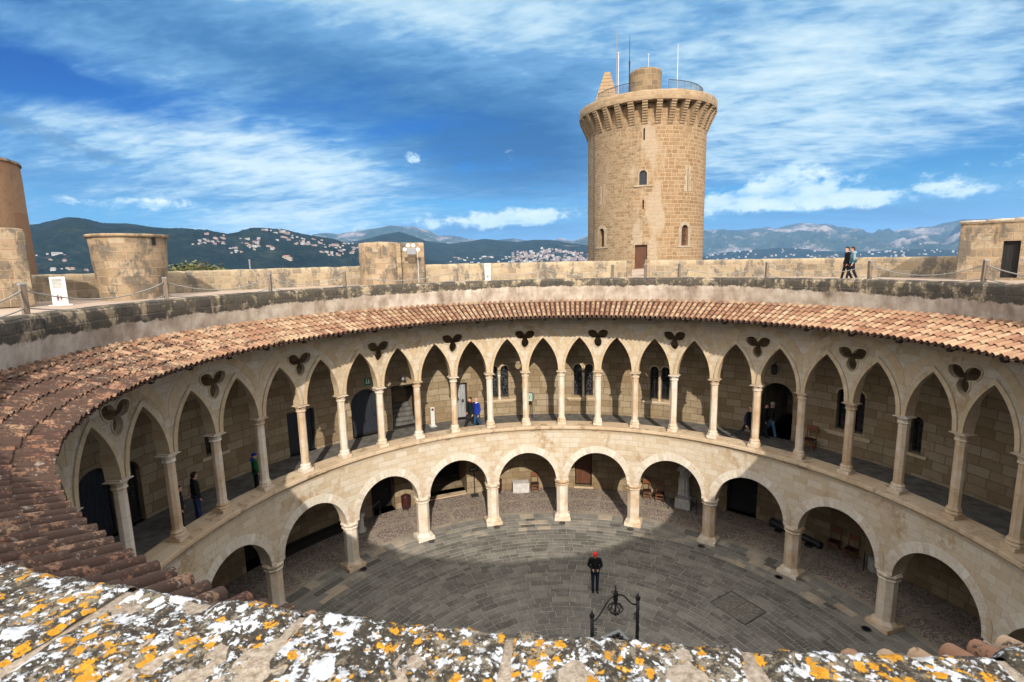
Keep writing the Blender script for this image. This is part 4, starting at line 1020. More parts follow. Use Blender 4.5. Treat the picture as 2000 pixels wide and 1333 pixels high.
m = MB(); a_ = R(-43.6+180-38); m.box((1.49*math.sin(a_), 1.49*math.cos(a_), 2.60), (.17, .06, .33), rot=-a_); m.build('drain_hole', M['dark'], tu)
P = polar_from_cam(-54.9, 34.0, TZ-4)
tu = thing('turret', 'tall orange rendered round tower cut by the left edge of the photo', 'turret', P)
m = rough_lathe(subdiv(0, 10.2, 3.02, 2.96, 14), 96, .02); m.build('shaft', M['rust'], tu, smooth=True)
m = rough_lathe([(2.9, 10.17), (3.03, 10.19), (3.0, 10.30), (.02, 10.4)], 96, .02); m.build('cap_slab', M['turret'], tu)
m = MB(); a_ = R(-54.9+180-12); m.bar((2.8*math.sin(a_), 2.8*math.cos(a_), 9.35), (3.5*math.sin(a_), 3.5*math.cos(a_), 9.28), .26, .2); m.build('waterspout', M['turret'], tu)
def rough_box(sx, sy, sz, n=10, amp=.03, rnd_=.12):
    'box with eroded, softened faces; origin at the middle of its base'
    m = MB(); h = Vector((sx/2, sy/2, sz/2))
    for ax in range(3):
        for sg in (-1, 1):
            u, v = (ax+1) % 3, (ax+2) % 3; rows = []
            nu = max(3, int([sx, sy, sz][u]*n/2.)); nv = max(3, int([sx, sy, sz][v]*n/2.))
            for i in range(nv+1):
                row = []
                for j in range(nu+1):
                    p = Vector((0, 0, 0)); p[ax] = sg*h[ax]; p[u] = -h[u]+2*h[u]*j/nu; p[v] = -h[v]+2*h[v]*i/nv
                    inn_ = Vector([max(-h[k]+rnd_, min(h[k]-rnd_, p[k])) for k in range(3)]); d = p-inn_
                    if d.length > 1e-6: p = inn_+d.normalized()*rnd_
                    q = Vector(p); p = p+Vector((noise.noise(q*1.4), noise.noise(q*1.4+Vector((9, 0, 0))), noise.noise(q*1.4+Vector((0, 9, 0)))))*amp
                    row.append(p+Vector((0, 0, h.z)))
                rows.append(row)
            hor = [u, v].index(2) if 2 in (u, v) else None
            def uvf(i, j, rows=rows, ax=ax):
                i = min(i, len(rows)-1); j = min(j, len(rows[0])-1); p = rows[i][j]
                return (p.y+.31, p.z) if ax == 0 else (p.x, p.z) if ax == 1 else (p.x, p.y)
            m.grid(rows, uvf=uvf, flip=sg < 0)
    return m
P = polar_from_cam(-53.4, 28.3)
tu = tag(rough_box(3.0, 2.4, 3.0, 12).build('buttress', M['turret'], None, smooth=True, loc=P), 'grey blocky stone buttress in front of the orange tower', 'buttress'); tu.rotation_euler = (0, 0, R(53))
P = polar_from_cam(-21.5, 36.2)
tu = thing('turret', 'rounded pale stone turret with a flat wall beside it at the far terrace edge', 'turret', P, R(21))
m = rough_lathe(subdiv(-.02, 2.66, 1.38, 1.38, 10)+[(1.31, 2.75), (.9, 2.8), (.02, 2.86)]); m.build('round_front', M['turret'], tu, smooth=True)
m = rough_box(2.0, 1.5, 2.80, 10, .025); o = m.build('side_wall', M['turret'], tu, smooth=True, loc=(1.98, .64, -.02))
m = rough_box(.57, .75, 2.72, 10, .02); o = m.build('pilaster', M['turret'], tu, smooth=True, loc=(1.10, -.50, -.02))
m = MB(); m.bar((2.50, -.14, 0), (2.50, -.14, 2.45), .035); m.build('conduit', M['pole'], tu)
lt = thing('floodlight', 'grey floodlight box with round lamps fixed to the pale turret wall', 'light', polar_from_cam(-18.2, 35.3, 14.45), R(21))
m = MB(); m.box((0, 0, 0), (.62, .3, .42)); m.build('housing', M['steel'], lt, bevel=.03)
for x, z in ((-.42, .12), (-.2, .38), (.14, .38), (.44, .1)):
    m = MB(); m.lathe([(.0, -.09), (.09, -.09), (.13, .05), (.0, .05)], n=14); o = m.build('lamp', M['lamp'], lt, smooth=True, loc=(x, -.12, z)); o.rotation_euler = (R(75), 0, 0)
P = polar_from_cam(35.6, 34.2)
tu = thing('gatehouse', 'square stone guardhouse with a dark door at the right edge of the terrace', 'guardhouse', P, R(-35.6))
hw_ = 1.20
fb = lambda s, z, d: Vector((s, -1.35+d, z))
dr = rect(.36, .93, .1, 1.78)
m = MB(); panel(m, rect(-hw_, 3.4, -.02, 2.62), [dr], fb, .4, step=.5, back=False, hole_depth=[.3])
m.box((-hw_+.01, .3, 1.30), (.02, 3.3, 2.64)); m.box(((3.4-hw_)/2, .3, 2.66), (3.4+hw_+.06, 3.4, .08)); m.build('masonry', M['turret'], tu)
m = MB(); slab(m, dr, fb, .2, .28)
for x in (.5, .64, .79): slab(m, rect(x-.012, x+.012, .12, 1.76), fb, .185, .21)
m.build('door', M['dark'], tu)
m = MB(); slab(m, rect(.2, 1.2, 1.785, 2.15), fb, -.015, .1); m.build('lintel', M['turret'], tu); 
for i in range(5): 
    x0 = -1.08+i*.93+rg.uniform(-.04, .04)
    m = rough_box(.92, .5, .10+(.10 if i in (3, 4) else .02*i), 10, .02, .04); m.build('coping_stone', M['rim'], tu, smooth=True, loc=(x0+.3, -1.1, 2.69))

# ------------------------------------------------------------------ rope fence
fence = thing('rope_fence', 'fence of weathered wooden posts joined by two sagging ropes behind the inner parapet', 'fence')
pa = [-121, -103, -83.4, -65.6, -51, -26.8, -7.0, 7.6, 14.7, 21.6, 38.4, 55.6, 71.2, 88, 108]
hts = {-51: 1.2}
tops = []; rg = random.Random(21)
for i, d in enumerate(pa):
    p = pol(R(d), 13.15, TZ); m = MB(); lean = Vector((rg.uniform(-.03, .03), rg.uniform(-.03, .03), 1.06))
    m.bar(p-Vector((0, 0, .01)), p+lean, .125, .105); o = m.build('post', M['post'], fence, bevel=.012); tops.append(p+lean)
    m = MB(); m.bar(p+lean*.98, p+lean*1.022, .135, .115); m.build('cap', M['greypole'], o, bevel=.01)
for i in range(len(pa)-1):
    if pa[i] == 7.6: continue
    p, q = tops[i], tops[i+1]
    for zf, sag in ((-.13, .36), (-.55, .20)):
        ext = .5 if zf < -.3 else 1
        pts = []
        for k in range(25):
            u = k/24; pt = p.lerp(q, u)+Vector((0, 0, zf-4*sag*u*(1-u))); pt.z = max(pt.z, TZ+.04); pts.append(pt)
        m = MB(); m.tube(pts, .017, 6); m.build('rope', M['rope'], fence, smooth=True)

# ------------------------------------------------------------------ signs
def panel_sign(P, az_, w_, h_, label, lines=7, figs=True, name='information_panel', base=True):
    o = thing(name, label, 'sign', P, -az_)
    m = MB(); m.box((0, 0, h_/2), (w_, .05, h_)); m.build('board', M['white'], o, bevel=.006)
    if base: m = MB(); m.box((0, .05, .012), (w_*1.5, .5, .024)); m.build('base', M['white'], o)
    m = MB(); r_ = random.Random(int(w_*100))
    for i in range(lines):
        ww = w_*(.5+.25*r_.random()) if i else w_*.6; m.box((-w_*.36+ww/2, -.028, h_*(.9-.045*i)), (ww, .004, .022 if i > 1 else .034))
    m.build('lettering', M['print'], o)
    if figs:
        m = MB()
        for x, s_ in ((-w_*.12, 1), (w_*.08, .8)):
            z = h_*.26; m.box((x, -.028, z), (.06*s_, .004, .10*s_)); m.box((x, -.028, z+.09*s_), (.05*s_, .004, .05*s_)); m.box((x-.015, -.028, z-.09*s_), (.02*s_, .004, .08*s_)); m.box((x+.018, -.028, z-.09*s_), (.02*s_, .004, .08*s_))
        m.build('pictogram', M['redprint'], o)
    return o
panel_sign(polar_from_cam(-48.75, 27.2), R(-46), .48, 1.13, 'white information panel with text and two small figures left of the stained drum')
panel_sign(polar_from_cam(-9.95, 37.0), R(-10), .42, 1.25, 'white information panel standing before the boundary wall left of the tower', 5)
P = at_r(846, 832, 14.75); P.z = FU
o = panel_sign(P, ang(P), .22, 1.06, 'narrow white post sign in the upper gallery beside the grey plank door', 0, False)
m = MB(); m.lathe([(.0, 0), (.07, 0), (.07, .006), (0, .006)], n=16); q = m.build('pictogram', M['redprint'], o, loc=(0, -.026, .93)); q.rotation_euler = (R(90), 0, 0)
P = at_r(1030, 800, 14.7); P.z = FU
o = thing('display_panel', 'dark framed display board with a pale green map on two legs in the upper gallery', 'sign', P, -ang(P))
m = MB(); m.box((0, -.02, 1.17), (.66, .04, .52)); m.build('frame', M['iron'], o, bevel=.008)
m = MB(); m.box((0, -.045, 1.17), (.58, .01, .44)); bd = m.build('board', mat('pale green print', lambda t: t.ramp(t.noise(t.coord('Object'), 3.5, 3), [(.45, (.30, .42, .36)), (.5, (.42, .50, .44))])), o)
m = MB(); m.tube([Vector((.13*math.cos(a), -.053, 1.17+.13*math.sin(a))) for a in [R(q) for q in range(-150, 100, 20)]], .02, 5); m.build('drawing', M['green'], bd)
for x in (-.27, .27): m = MB(); m.bar((x, .0, .03), (x, 0, .92), .04); m.box((x, 0, .015), (.09, .42, .03)); m.build('leg', M['iron'], o)
P = at_r(717, 746, 15.2)
o = thing('exit_sign', 'small green exit sign above the dark arched door in the upper gallery', 'sign', P, -ang(P))
m = MB(); m.box((0, 0, 0), (.29, .03, .36)); m.build('board', M['green'], o)
m = MB(); m.box((-.04, -.017, .02), (.03, .004, .12)); m.box((-.04, -.017, .11), (.05, .004, .045)); m.box((-.07, -.017, -.07), (.03, .004, .09)); m.box((0, -.017, -.06), (.03, .004, .09)); m.box((.08, -.017, 0), (.06, .004, .22)); m.build('pictogram', M['letter'], o)
P = at_r(786, 741, 15.0)
o = thing('wall_lamp', 'small grey spotlight on the wall above the open black doorway', 'light', P, -ang(P))
m = MB(); m.bar((0, .25, 0), (0, 0, 0), .04); m.build('bracket', M['steel'], o)
m = MB(); m.lathe([(0, -.13), (.06, -.12), (.1, .12), (0, .12)], n=12); q = m.build('lamp_head', M['steel'], o, smooth=True); q.rotation_euler = (R(70), 0, R(35))
P = at_r(1512, 722, 14.9)
o = thing('lantern', 'dark iron lantern hanging on the wall over the dark arched doorway', 'light', P, -ang(P))
m = MB(); octo(m, [(.08, -.26), (.13, -.2), (.15, .14), (.05, .26)], n=6); m.build('lantern_body', M['iron'], o)
m = MB(); m.bar((0, 0, .26), (0, .35, .34), .03); m.build('bracket', M['iron'], o)
# EXIT sign on its stand
def text_mesh(txt, size, name, mt, parent, loc, rot):
    c = bpy.data.curves.new(name, 'FONT'); c.body = txt; c.size = size; c.align_x = 'CENTER'; c.align_y = 'CENTER'; c.extrude = .003
    to = bpy.data.objects.new(name, c); COL.objects.link(to)
    me = bpy.data.meshes.new_from_object(to.evaluated_get(bpy.context.evaluated_depsgraph_get()))
    bpy.data.objects.remove(to); me.materials.clear(); me.materials.append(M[mt])
    o = bpy.data.objects.new(name, me); COL.objects.link(o); o.parent = parent; o.location = loc; o.rotation_euler = rot; return o
P = at_z(922, 957, 0)*1; P = pol(ang(P), 15.75, 0)
o = thing('exit_sign', 'black EXIT sign on a thin black stand beside the wide dark passage', 'sign', P, -ang(P))
m = MB(); m.box((0, 0, 1.66), (.52, .04, .26)); m.build('board', M['blacksign'], o, bevel=.006)
text_mesh('EXIT', .20, 'lettering', 'letter', o, (0, -.024, 1.66), (R(90), 0, 0))
m = MB(); m.bar((0, 0, .05), (0, 0, 1.53), .05); m.build('pole', M['iron'], o); m = MB(); m.box((0, 0, .03), (.44, .40, .06)); m.build('base', M['iron'], o, bevel=.01)

# ------------------------------------------------------------------ furniture of the lower gallery
def make_chair(label):
    o = thing('chair', label, 'chair')
    m = MB(); m.box((0, 0, .45), (.46, .44, .05)); m.build('seat', M['leather'], o, bevel=.015)
    for x in (-.2, .2):
        m = MB(); m.bar((x, -.19, 0), (x, -.19, .43), .045); m.build('leg', M['chair'], o, bevel=.005)
        m = MB(); m.bar((x, .2, 0), (x, .2, .45), .045); m.bar((x, .2, .45), (x, .26, 1.06), .045); m.build('leg', M['chair'], o, bevel=.005)
    m = MB(); m.box((0, .245, .90), (.40, .03, .24)); m.build('backrest', M['chair'], o, bevel=.01)
    m = MB(); m.bar((-.2, -.19, .2), (.2, -.19, .2), .03, .05); m.bar((-.2, .2, .2), (.2, .2, .2), .03, .05); m.bar((-.2, -.19, .14), (-.2, .2, .14), .03); m.bar((.2, -.19, .14), (.2, .2, .14), .03); m.bar((-.2, -.19, .40), (.2, -.19, .40), .03, .06); m.build('stretcher', M['chair'], o)
    m = MB(); m.bar((-.2, .255, 1.03), (.2, .255, 1.03), .035, .06); m.build('top_rail', M['chair'], o)
    return o
proto = None
for px, py, rr, z, rot, lb in [(1045, 949, 15.75, 0, 0, 'wooden chair beside the white stone block in the lower gallery'), (1264, 962, 15.6, 0, 14, 'sunlit wooden chair nearest the pillar, left of a pair before the statue'), (1289, 966, 15.55, 0, 5, 'wooden chair right of a pair, next to the statue railing'),
                       (1628, 1062, 15.75, 0, 6, 'left chair of the pair in deep shade under the right-hand arch'), (1662, 1078, 15.7, 0, 4, 'right chair of the pair in deep shade near the rail'), (1580, 870, 14.75, FU, 0, 'wooden chair against the wall of the upper gallery by the dark arched doorway')]:
    a = ang(at_r(px, py, rr))
    if proto is None: o = proto = make_chair(lb)
    else: o = dup(proto, label=lb)
    o['group'] = 'wooden chairs in the galleries'; o.location = pol(a, rr, z); o.rotation_euler = (0, 0, -a+R(rot))
P = pol(ang(at_r(1017, 945, 15.7)), 15.75, 0)
o = rough_box(.98, .55, .62, 10, .008, .03).build('stone_block', M['marble'], None, loc=P); o.rotation_euler = (0, 0, -ang(P)); tag(o, 'white stone block seat against the wall of the lower gallery', 'block')
def make_bin(label):
    o = thing('litter_bin', label, 'bin')
    m = MB(); m.lathe([(.0, .12), (.19, .12), (.235, .2), (.25, .45), (.245, .78), (.22, .88), (0.0, .93)], n=20); m.build('bin_body', M['bin'], o, smooth=True)
    for k in range(3): a = k*2*PI/3; m = MB(); m.bar((.15*math.sin(a), .15*math.cos(a), 0), (.15*math.sin(a), .15*math.cos(a), .15), .05); m.build('leg', M['iron'], o)
    m = MB(); m.lathe([(.247, .80), (.258, .81), (.258, .84), (.24, .85)], n=20); m.build('rim', M['iron'], o); return o
b1 = make_bin('maroon litter bin under the arch with the black door'); P = pol(ang(at_r(794, 980, 15.6)), 15.75, 0); b1.location = P; b1['group'] = 'litter bins'
b2 = dup(b1, loc=pol(ang(at_r(973, 950, 15.6)), 15.75, 0), label='maroon litter bin half hidden behind a pillar beside the white stone block')
P = pol(ang(at_r(614, 1040, 15.9)), 15.85, 0); m = MB(); a = ang(P); sw = 1.9
def fbench(s, z, d): return pol(a+s/15.85, 15.62+d, z)
m = MB(); 
for s0, s1 in ((-sw, sw),):
    panel(m, rect(s0, s1, .0, .36), [], fbench, .44, step=.3, back=True, edge_sides=True)
o = m.build('bench', M['dark']); tag(o, 'long low black bench along the wall in the shaded left arcade', 'bench')
p0, p1 = at_r(1505, 1000, 15.8), at_r(1610, 1045, 15.5); p0 = pol(ang(p0), 15.75, .30); p1 = pol(ang(p1), 15.3, .22)
m = MB(); pts = [p0.lerp(p1, q) for q in (0, .03, .05, .1, .5, .55, .57, .9, .95, 1)]; m.tube(pts, [.1, .2, .24, .2, .18, .2, .165, .14, .165, .15], 16); o = m.build('cannon', M['iron'], None, smooth=True); tag(o, 'long black cannon barrel lying by the wall under the right arcade', 'cannon')
m = MB(); 
for q in (.2, .8): c = p0.lerp(p1, q); m.box((c.x, c.y, .05), (.3, .5, .1), rot=-ang(c))
m.build('support', M['dark'], o)
# statue on its pedestal with a rail in front
P = pol(ang(at_r(1334, 980, 15.2)), 15.25, 0); az_ = ang(P)
st = thing('statue', 'pale headless draped statue on a white pedestal behind an iron rail', 'statue', P, -az_)
rough_box(.80, .62, .62, 12, .01, .03).build('pedestal', M['marble'], st, smooth=True)
m = MB(); rows = []
for z, rx, ry, ox in ((.62, .30, .22, 0), (.75, .29, .21, .0), (1.1, .26, .19, .01), (1.5, .25, .18, .02), (1.75, .24, .17, .01), (1.95, .21, .145, .0), (2.15, .26, .16, -.01), (2.32, .27, .155, -.01), (2.44, .20, .12, 0), (2.50, .09, .085, 0), (2.56, .075, .07, 0), (2.565, .01, .01, 0)):
    fold = .11 if z < 1.8 else .02
    rows.append([Vector((ox+(rx*(1+fold*math.sin(9*2*PI*j/72+z*1.5)+.4*fold*math.sin(17*2*PI*j/72)))*math.cos(2*PI*j/72), ry*(1+fold*math.sin(9*2*PI*j/72+z*1.5))*math.sin(2*PI*j/72), z)) for j in range(72)])
m.grid(rows, True); m.tube([(.25, 0, 2.32), (.33, -.03, 2.1), (.30, -.14, 1.88)], [.075, .065, .05], 10); m.tube([(-.25, 0, 2.32), (-.34, 0, 2.08), (-.33, .0, 1.95)], [.075, .065, .06], 10)
m.tube([(.26, -.12, 2.35), (.05, -.19, 2.0), (-.2, -.18, 1.7), (-.26, -.05, 1.5)], [.05, .06, .06, .04], 8); m.build('figure', M['marble'], st, smooth=True)
def rail(label, pts, h=.92):
    o = thing('barrier', label, 'barrier', pts[0])
    pts = [p-pts[0] for p in pts]
    for p in pts: m = MB(); m.bar(p, p+Vector((0, 0, h)), .035); m.build('post', M['iron'], o)
    m = MB()
    for p, q in zip(pts, pts[1:]): m.bar(p+Vector((0, 0, h-.03)), q+Vector((0, 0, h-.03)), .03)
    m.build('rail', M['steel'], o); return o
A_ = lambda px, py, r_: pol(ang(at_r(px, py, r_)), r_, 0)
rail('iron rail standing in front of the draped statue', [A_(1306, 975, 14.75), A_(1360, 985, 14.65)])
rail('thin iron rail beside the black door in the left arcade', [A_(700, 990, 15.6), A_(728, 975, 15.5), A_(740, 960, 15.9)])
rail('iron rail deep in the shade of the right arcade', [A_(1688, 1095, 15.2), A_(1730, 1110, 15.0)])
P = A_(704, 1015, 15.0); o = rough_lathe([(.0, 0), (.26, 0), (.26, .12), (.17, .2), (.15, .75), (.2, .85), (.24, .9), (.24, 1.0), (.02, 1.02)], 24, .004).build('stone_pedestal', M['marble'], None, smooth=True, loc=P); tag(o, 'small pale stone baluster behind the pillar in the left arcade', 'pedestal')
P = A_(1712, 1098, 15.6); o = rough_box(.5, .4, .6, 10, .008, .03).build('stone_pedestal', M['marble'], None, loc=P); tag(o, 'pale stone cube in the shade beside the rail of the right arcade', 'block')

# floor lights, manhole, well
fl_proto = None
whos = ['beside the third pillar from the left', 'left of the centre arches', 'below the pillar right of the EXIT sign', 'in front of the middle pillar', 'in front of the pillar left of the statue', 'below the pillar right of the statue', 'below the right-hand pillar in shade', 'nearest the right end of the foreground parapet']
for (px, py), wz in zip([(710, 1112), (843, 1058), (970, 1030), (1098, 1022), (1231, 1034), (1370, 1067), (1521, 1128), (1692, 1229)], whos):
    P = at_z(px, py, 0)
    if fl_proto is None:
        o = fl_proto = thing('floor_light', '', 'light'); m = MB(); m.lathe([(.115, .016), (.165, .014), (.17, -.03)], n=24); m.build('ring', M['iron'], o); m = MB(); m.lathe([(.0, .013), (.116, .013)], n=24); m.build('lens', M['glass'], o)
    else: o = dup(fl_proto)
    o.location = P; o['label'] = 'round black light set in the paving '+wz; o['group'] = 'round lights set in the courtyard paving'
c = Vector((6.25, 5.85, .012)); m = MB(); u = Vector((.78, .62, 0)); v = Vector((.62, -.78, 0))
o = thing('manhole_cover', 'square two-leaf manhole cover in the dark courtyard paving', 'cover', c, math.atan2(u.y, u.x))
for y in (-.37, .37): m = MB(); m.box((0, y, 0), (1.25, .72, .012)); m.build('leaf', mat('cover stone', lambda t: t.ramp(t.noise(t.coord('Object'), 7, 7, .75), [(.35, (.07, .064, .055)), (.55, (.14, .13, .11)), (.68, (.26, .24, .21))])) if y < 0 else bpy.data.materials['cover stone'], o)
m = MB()
for q in (((-.66, -.77, 0), (.66, -.77, 0)), ((-.66, .77, 0), (.66, .77, 0)), ((-.66, -.75, 0), (-.66, .75, 0)), ((.66, -.75, 0), (.66, .75, 0))): m.bar((q[0][0], q[0][1], -.008), (q[1][0], q[1][1], -.008), .022, .016)
m.build('frame', M['iron'], o)
WC = Vector((1.19, 1.80, 0)); wa = math.atan2(.55, .83)
well = thing('well', 'stone well with a grated mouth under a black wrought iron hanging frame', 'well', WC, wa)
m = MB(); m.lathe([(.0, .0), (1.5, 0), (1.5, .16), (0, .16)], n=4, rot=PI/4); m.build('step', M['slab'], well)
rough_box(1.75, 1.75, .80, 10, .012, .05).build('curb', M['ledge'], well, smooth=True, loc=(0, 0, .10))
m = MB(); m.box((0, 0, .93), (1.66, 1.66, .06)); m.build('rim', M['greypole'], well, bevel=.02)
m = MB(); m.box((0, 0, .965), (1.30, 1.30, .01), mi=0)
m.build('opening', M['glass'], well)
m = MB()
for i in range(8): q = -.62+i*1.24/7; m.bar((q, -.68, .985), (q, .68, .985), .05, .03); m.bar((-.68, q, 1.0), (.68, q, 1.0), .05, .025)
m.build('grate', M['iron'], well)
for sx in (-1, 1):
    m = MB(); m.tube([(sx*.91, 0, .0), (sx*.91, 0, 2.6)], .055, 8); 
    for i in range(14): m.tube([(sx*.91+.058*math.cos(i*.9), .058*math.sin(i*.9), .9+i*.11), (sx*.91+.058*math.cos(i*.9+1.4), .058*math.sin(i*.9+1.4), .96+i*.11)], .02, 5)
    m.lathe([(0, 2.56), (.07, 2.58), (.09, 2.64), (.05, 2.7), (.02, 2.8), (0, 2.82)], (sx*.91, 0), 10); m.build('post', M['iron'], well, smooth=True)
    m = MB(); s_ = [(sx*(.91-.12*math.sin(q*2.2)*q), .0, 1.9+.28*q-.14*math.cos(q*5)) for q in [k/14 for k in range(15)]]; m.tube([(sx*(.80+.09*math.cos(R(k*24))*(1-k/22)), 0, 1.95+.09*math.sin(R(k*24))*(1-k/22)) for k in range(18)], .014, 5)
    m.tube([(sx*(.80+.07*math.cos(R(180+k*24))*(1-k/22)), 0, 2.13+.07*math.sin(R(180+k*24))*(1-k/22)) for k in range(18)], .014, 5); m.build('scroll', M['iron'], well, smooth=True)
    m = MB(); m.tube([(sx*(.91*(1-q)+.06*q), 0, 2.42+.62*q**1.6+.16*math.sin(q*PI)*(1-q)*1.2-.10*math.sin(q*2*PI)) for q in [k/20 for k in range(21)]], .026, 6); m.build('arch_rod', M['iron'], well, smooth=True)
m = MB(); m.lathe([(0, 2.78), (.05, 2.8), (.085, 2.9), (.07, 3.0), (.10, 3.06), (.06, 3.14), (.03, 3.2), (.02, 3.38), (0, 3.42)], n=10)
for k in range(4): a = k*PI/2+.4; m.tube([(0, 0, 3.1), (.08*math.cos(a), .08*math.sin(a), 3.14), (.15*math.cos(a), .15*math.sin(a), 3.1), (.14*math.cos(a), .14*math.sin(a), 3.05)], .015, 5)
m.build('finial', M['iron'], well, smooth=True)
m = MB(); m.lathe([(0, 2.30), (.04, 2.34), (.05, 2.42), (.03, 2.5), (.03, 2.78), (0, 2.79)], n=8)
for k in range(8):
    a = k*PI/4; m.tube([(.03*math.cos(a), .03*math.sin(a), 2.76), (.15*math.cos(a), .15*math.sin(a), 2.70), (.235*math.cos(a), .235*math.sin(a), 2.58), (.17*math.cos(a), .17*math.sin(a), 2.46), (.04*math.cos(a), .04*math.sin(a), 2.38)], .018, 5)
m.tube([(.235*math.cos(k*PI/12), .235*math.sin(k*PI/12), 2.58) for k in range(25)], .022, 5, caps=False); m.build('pulley_cage', M['iron'], well, smooth=True)

# ------------------------------------------------------------------ people
def cap(m, p, q, r0, r1, n=12):
    p, q = Vector(p), Vector(q); d = q-p; L = max(d.length, 1e-5); Z = d/L
    X = Z.cross(Vector((0, 1, 0)));  X = X.normalized() if X.length > .05 else Vector((1, 0, 0)); Y = Z.cross(X)
    rows = []
    for k in range(5): t_ = -PI/2+k*PI/8+.001; rows.append((p+Z*(r0*math.sin(t_)), r0*math.cos(t_)))
    for k in range(5): t_ = k*PI/8-.001; rows.append((q+Z*(r1*math.sin(t_)), max(r1*math.cos(t_), .0005)))
    m.grid([[c+(X*math.cos(2*PI*j/n)+Y*math.sin(2*PI*j/n))*rr for j in range(n)] for c, rr in rows], True)
    b = len(m.v)-10*n; m.face([b+k for k in range(n)][::-1], None); m.face([b+9*n+k for k in range(n)], None)
def ell(m, c, rx, ry, rz, rot=None, n=16):
    c = Vector(c); rows = []
    for i in range(9):
        t_ = -PI/2+PI*i/8; k = max(math.cos(t_), .004)
        row = [Vector((rx*k*math.cos(2*PI*j/n), ry*k*math.sin(2*PI*j/n), rz*math.sin(t_))) for j in range(n)]
        rows.append([c+(rot @ p if rot else p) for p in row])
    m.grid(rows, True); b = len(m.v)-9*n; m.face([b+k for k in range(n)][::-1], None); m.face([b+8*n+k for k in range(n)], None)
def fuse(m, name, mt, parent, vox, sm=4):
    'merge overlapping shapes into one continuous skin'
    me = bpy.data.meshes.new(name); me.from_pydata(m.v, [], m.f); me.update()
    o = bpy.data.objects.new(name, me); COL.objects.link(o)
    r = o.modifiers.new('r', 'REMESH'); r.mode = 'VOXEL'; r.voxel_size = vox; r.adaptivity = 0
    s_ = o.modifiers.new('s', 'SMOOTH'); s_.iterations = sm; s_.factor = .5
    ev = o.evaluated_get(bpy.context.evaluated_depsgraph_get()); nm = bpy.data.meshes.new_from_object(ev)
    bpy.data.objects.remove(o); bpy.data.meshes.remove(me)
    nm.name = name; nm.materials.clear(); nm.materials.append(mt); nm.polygons.foreach_set('use_smooth', [True]*len(nm.polygons))
    q = bpy.data.objects.new(name, nm); COL.objects.link(q); q.parent = parent; return q
CLOTH = {}
def cloth(c):
    if c not in CLOTH:
        CLOTH[c] = mat('cloth %d' % (len(CLOTH)+1), lambda t, c=c: (t.ramp(t.noise(t.coord('Object'), 9, 5, .6), [(.3, [q*.7 for q in c]), (.7, [min(1, q*1.2) for q in c])]), t.bump(t.noise(t.coord('Object'), 13, 4, .6), .5, .02)), rough=.9, spec=.15)
    return CLOTH[c]
SKIN = mat('skin', lambda t: t.ramp(t.noise(t.coord('Object'), 8, 4), [(.3, (.42, .22, .15)), (.7, (.52, .30, .21))]), rough=.55)
EYE = mat('dark eye', col=(.01, .008, .007), rough=.2)
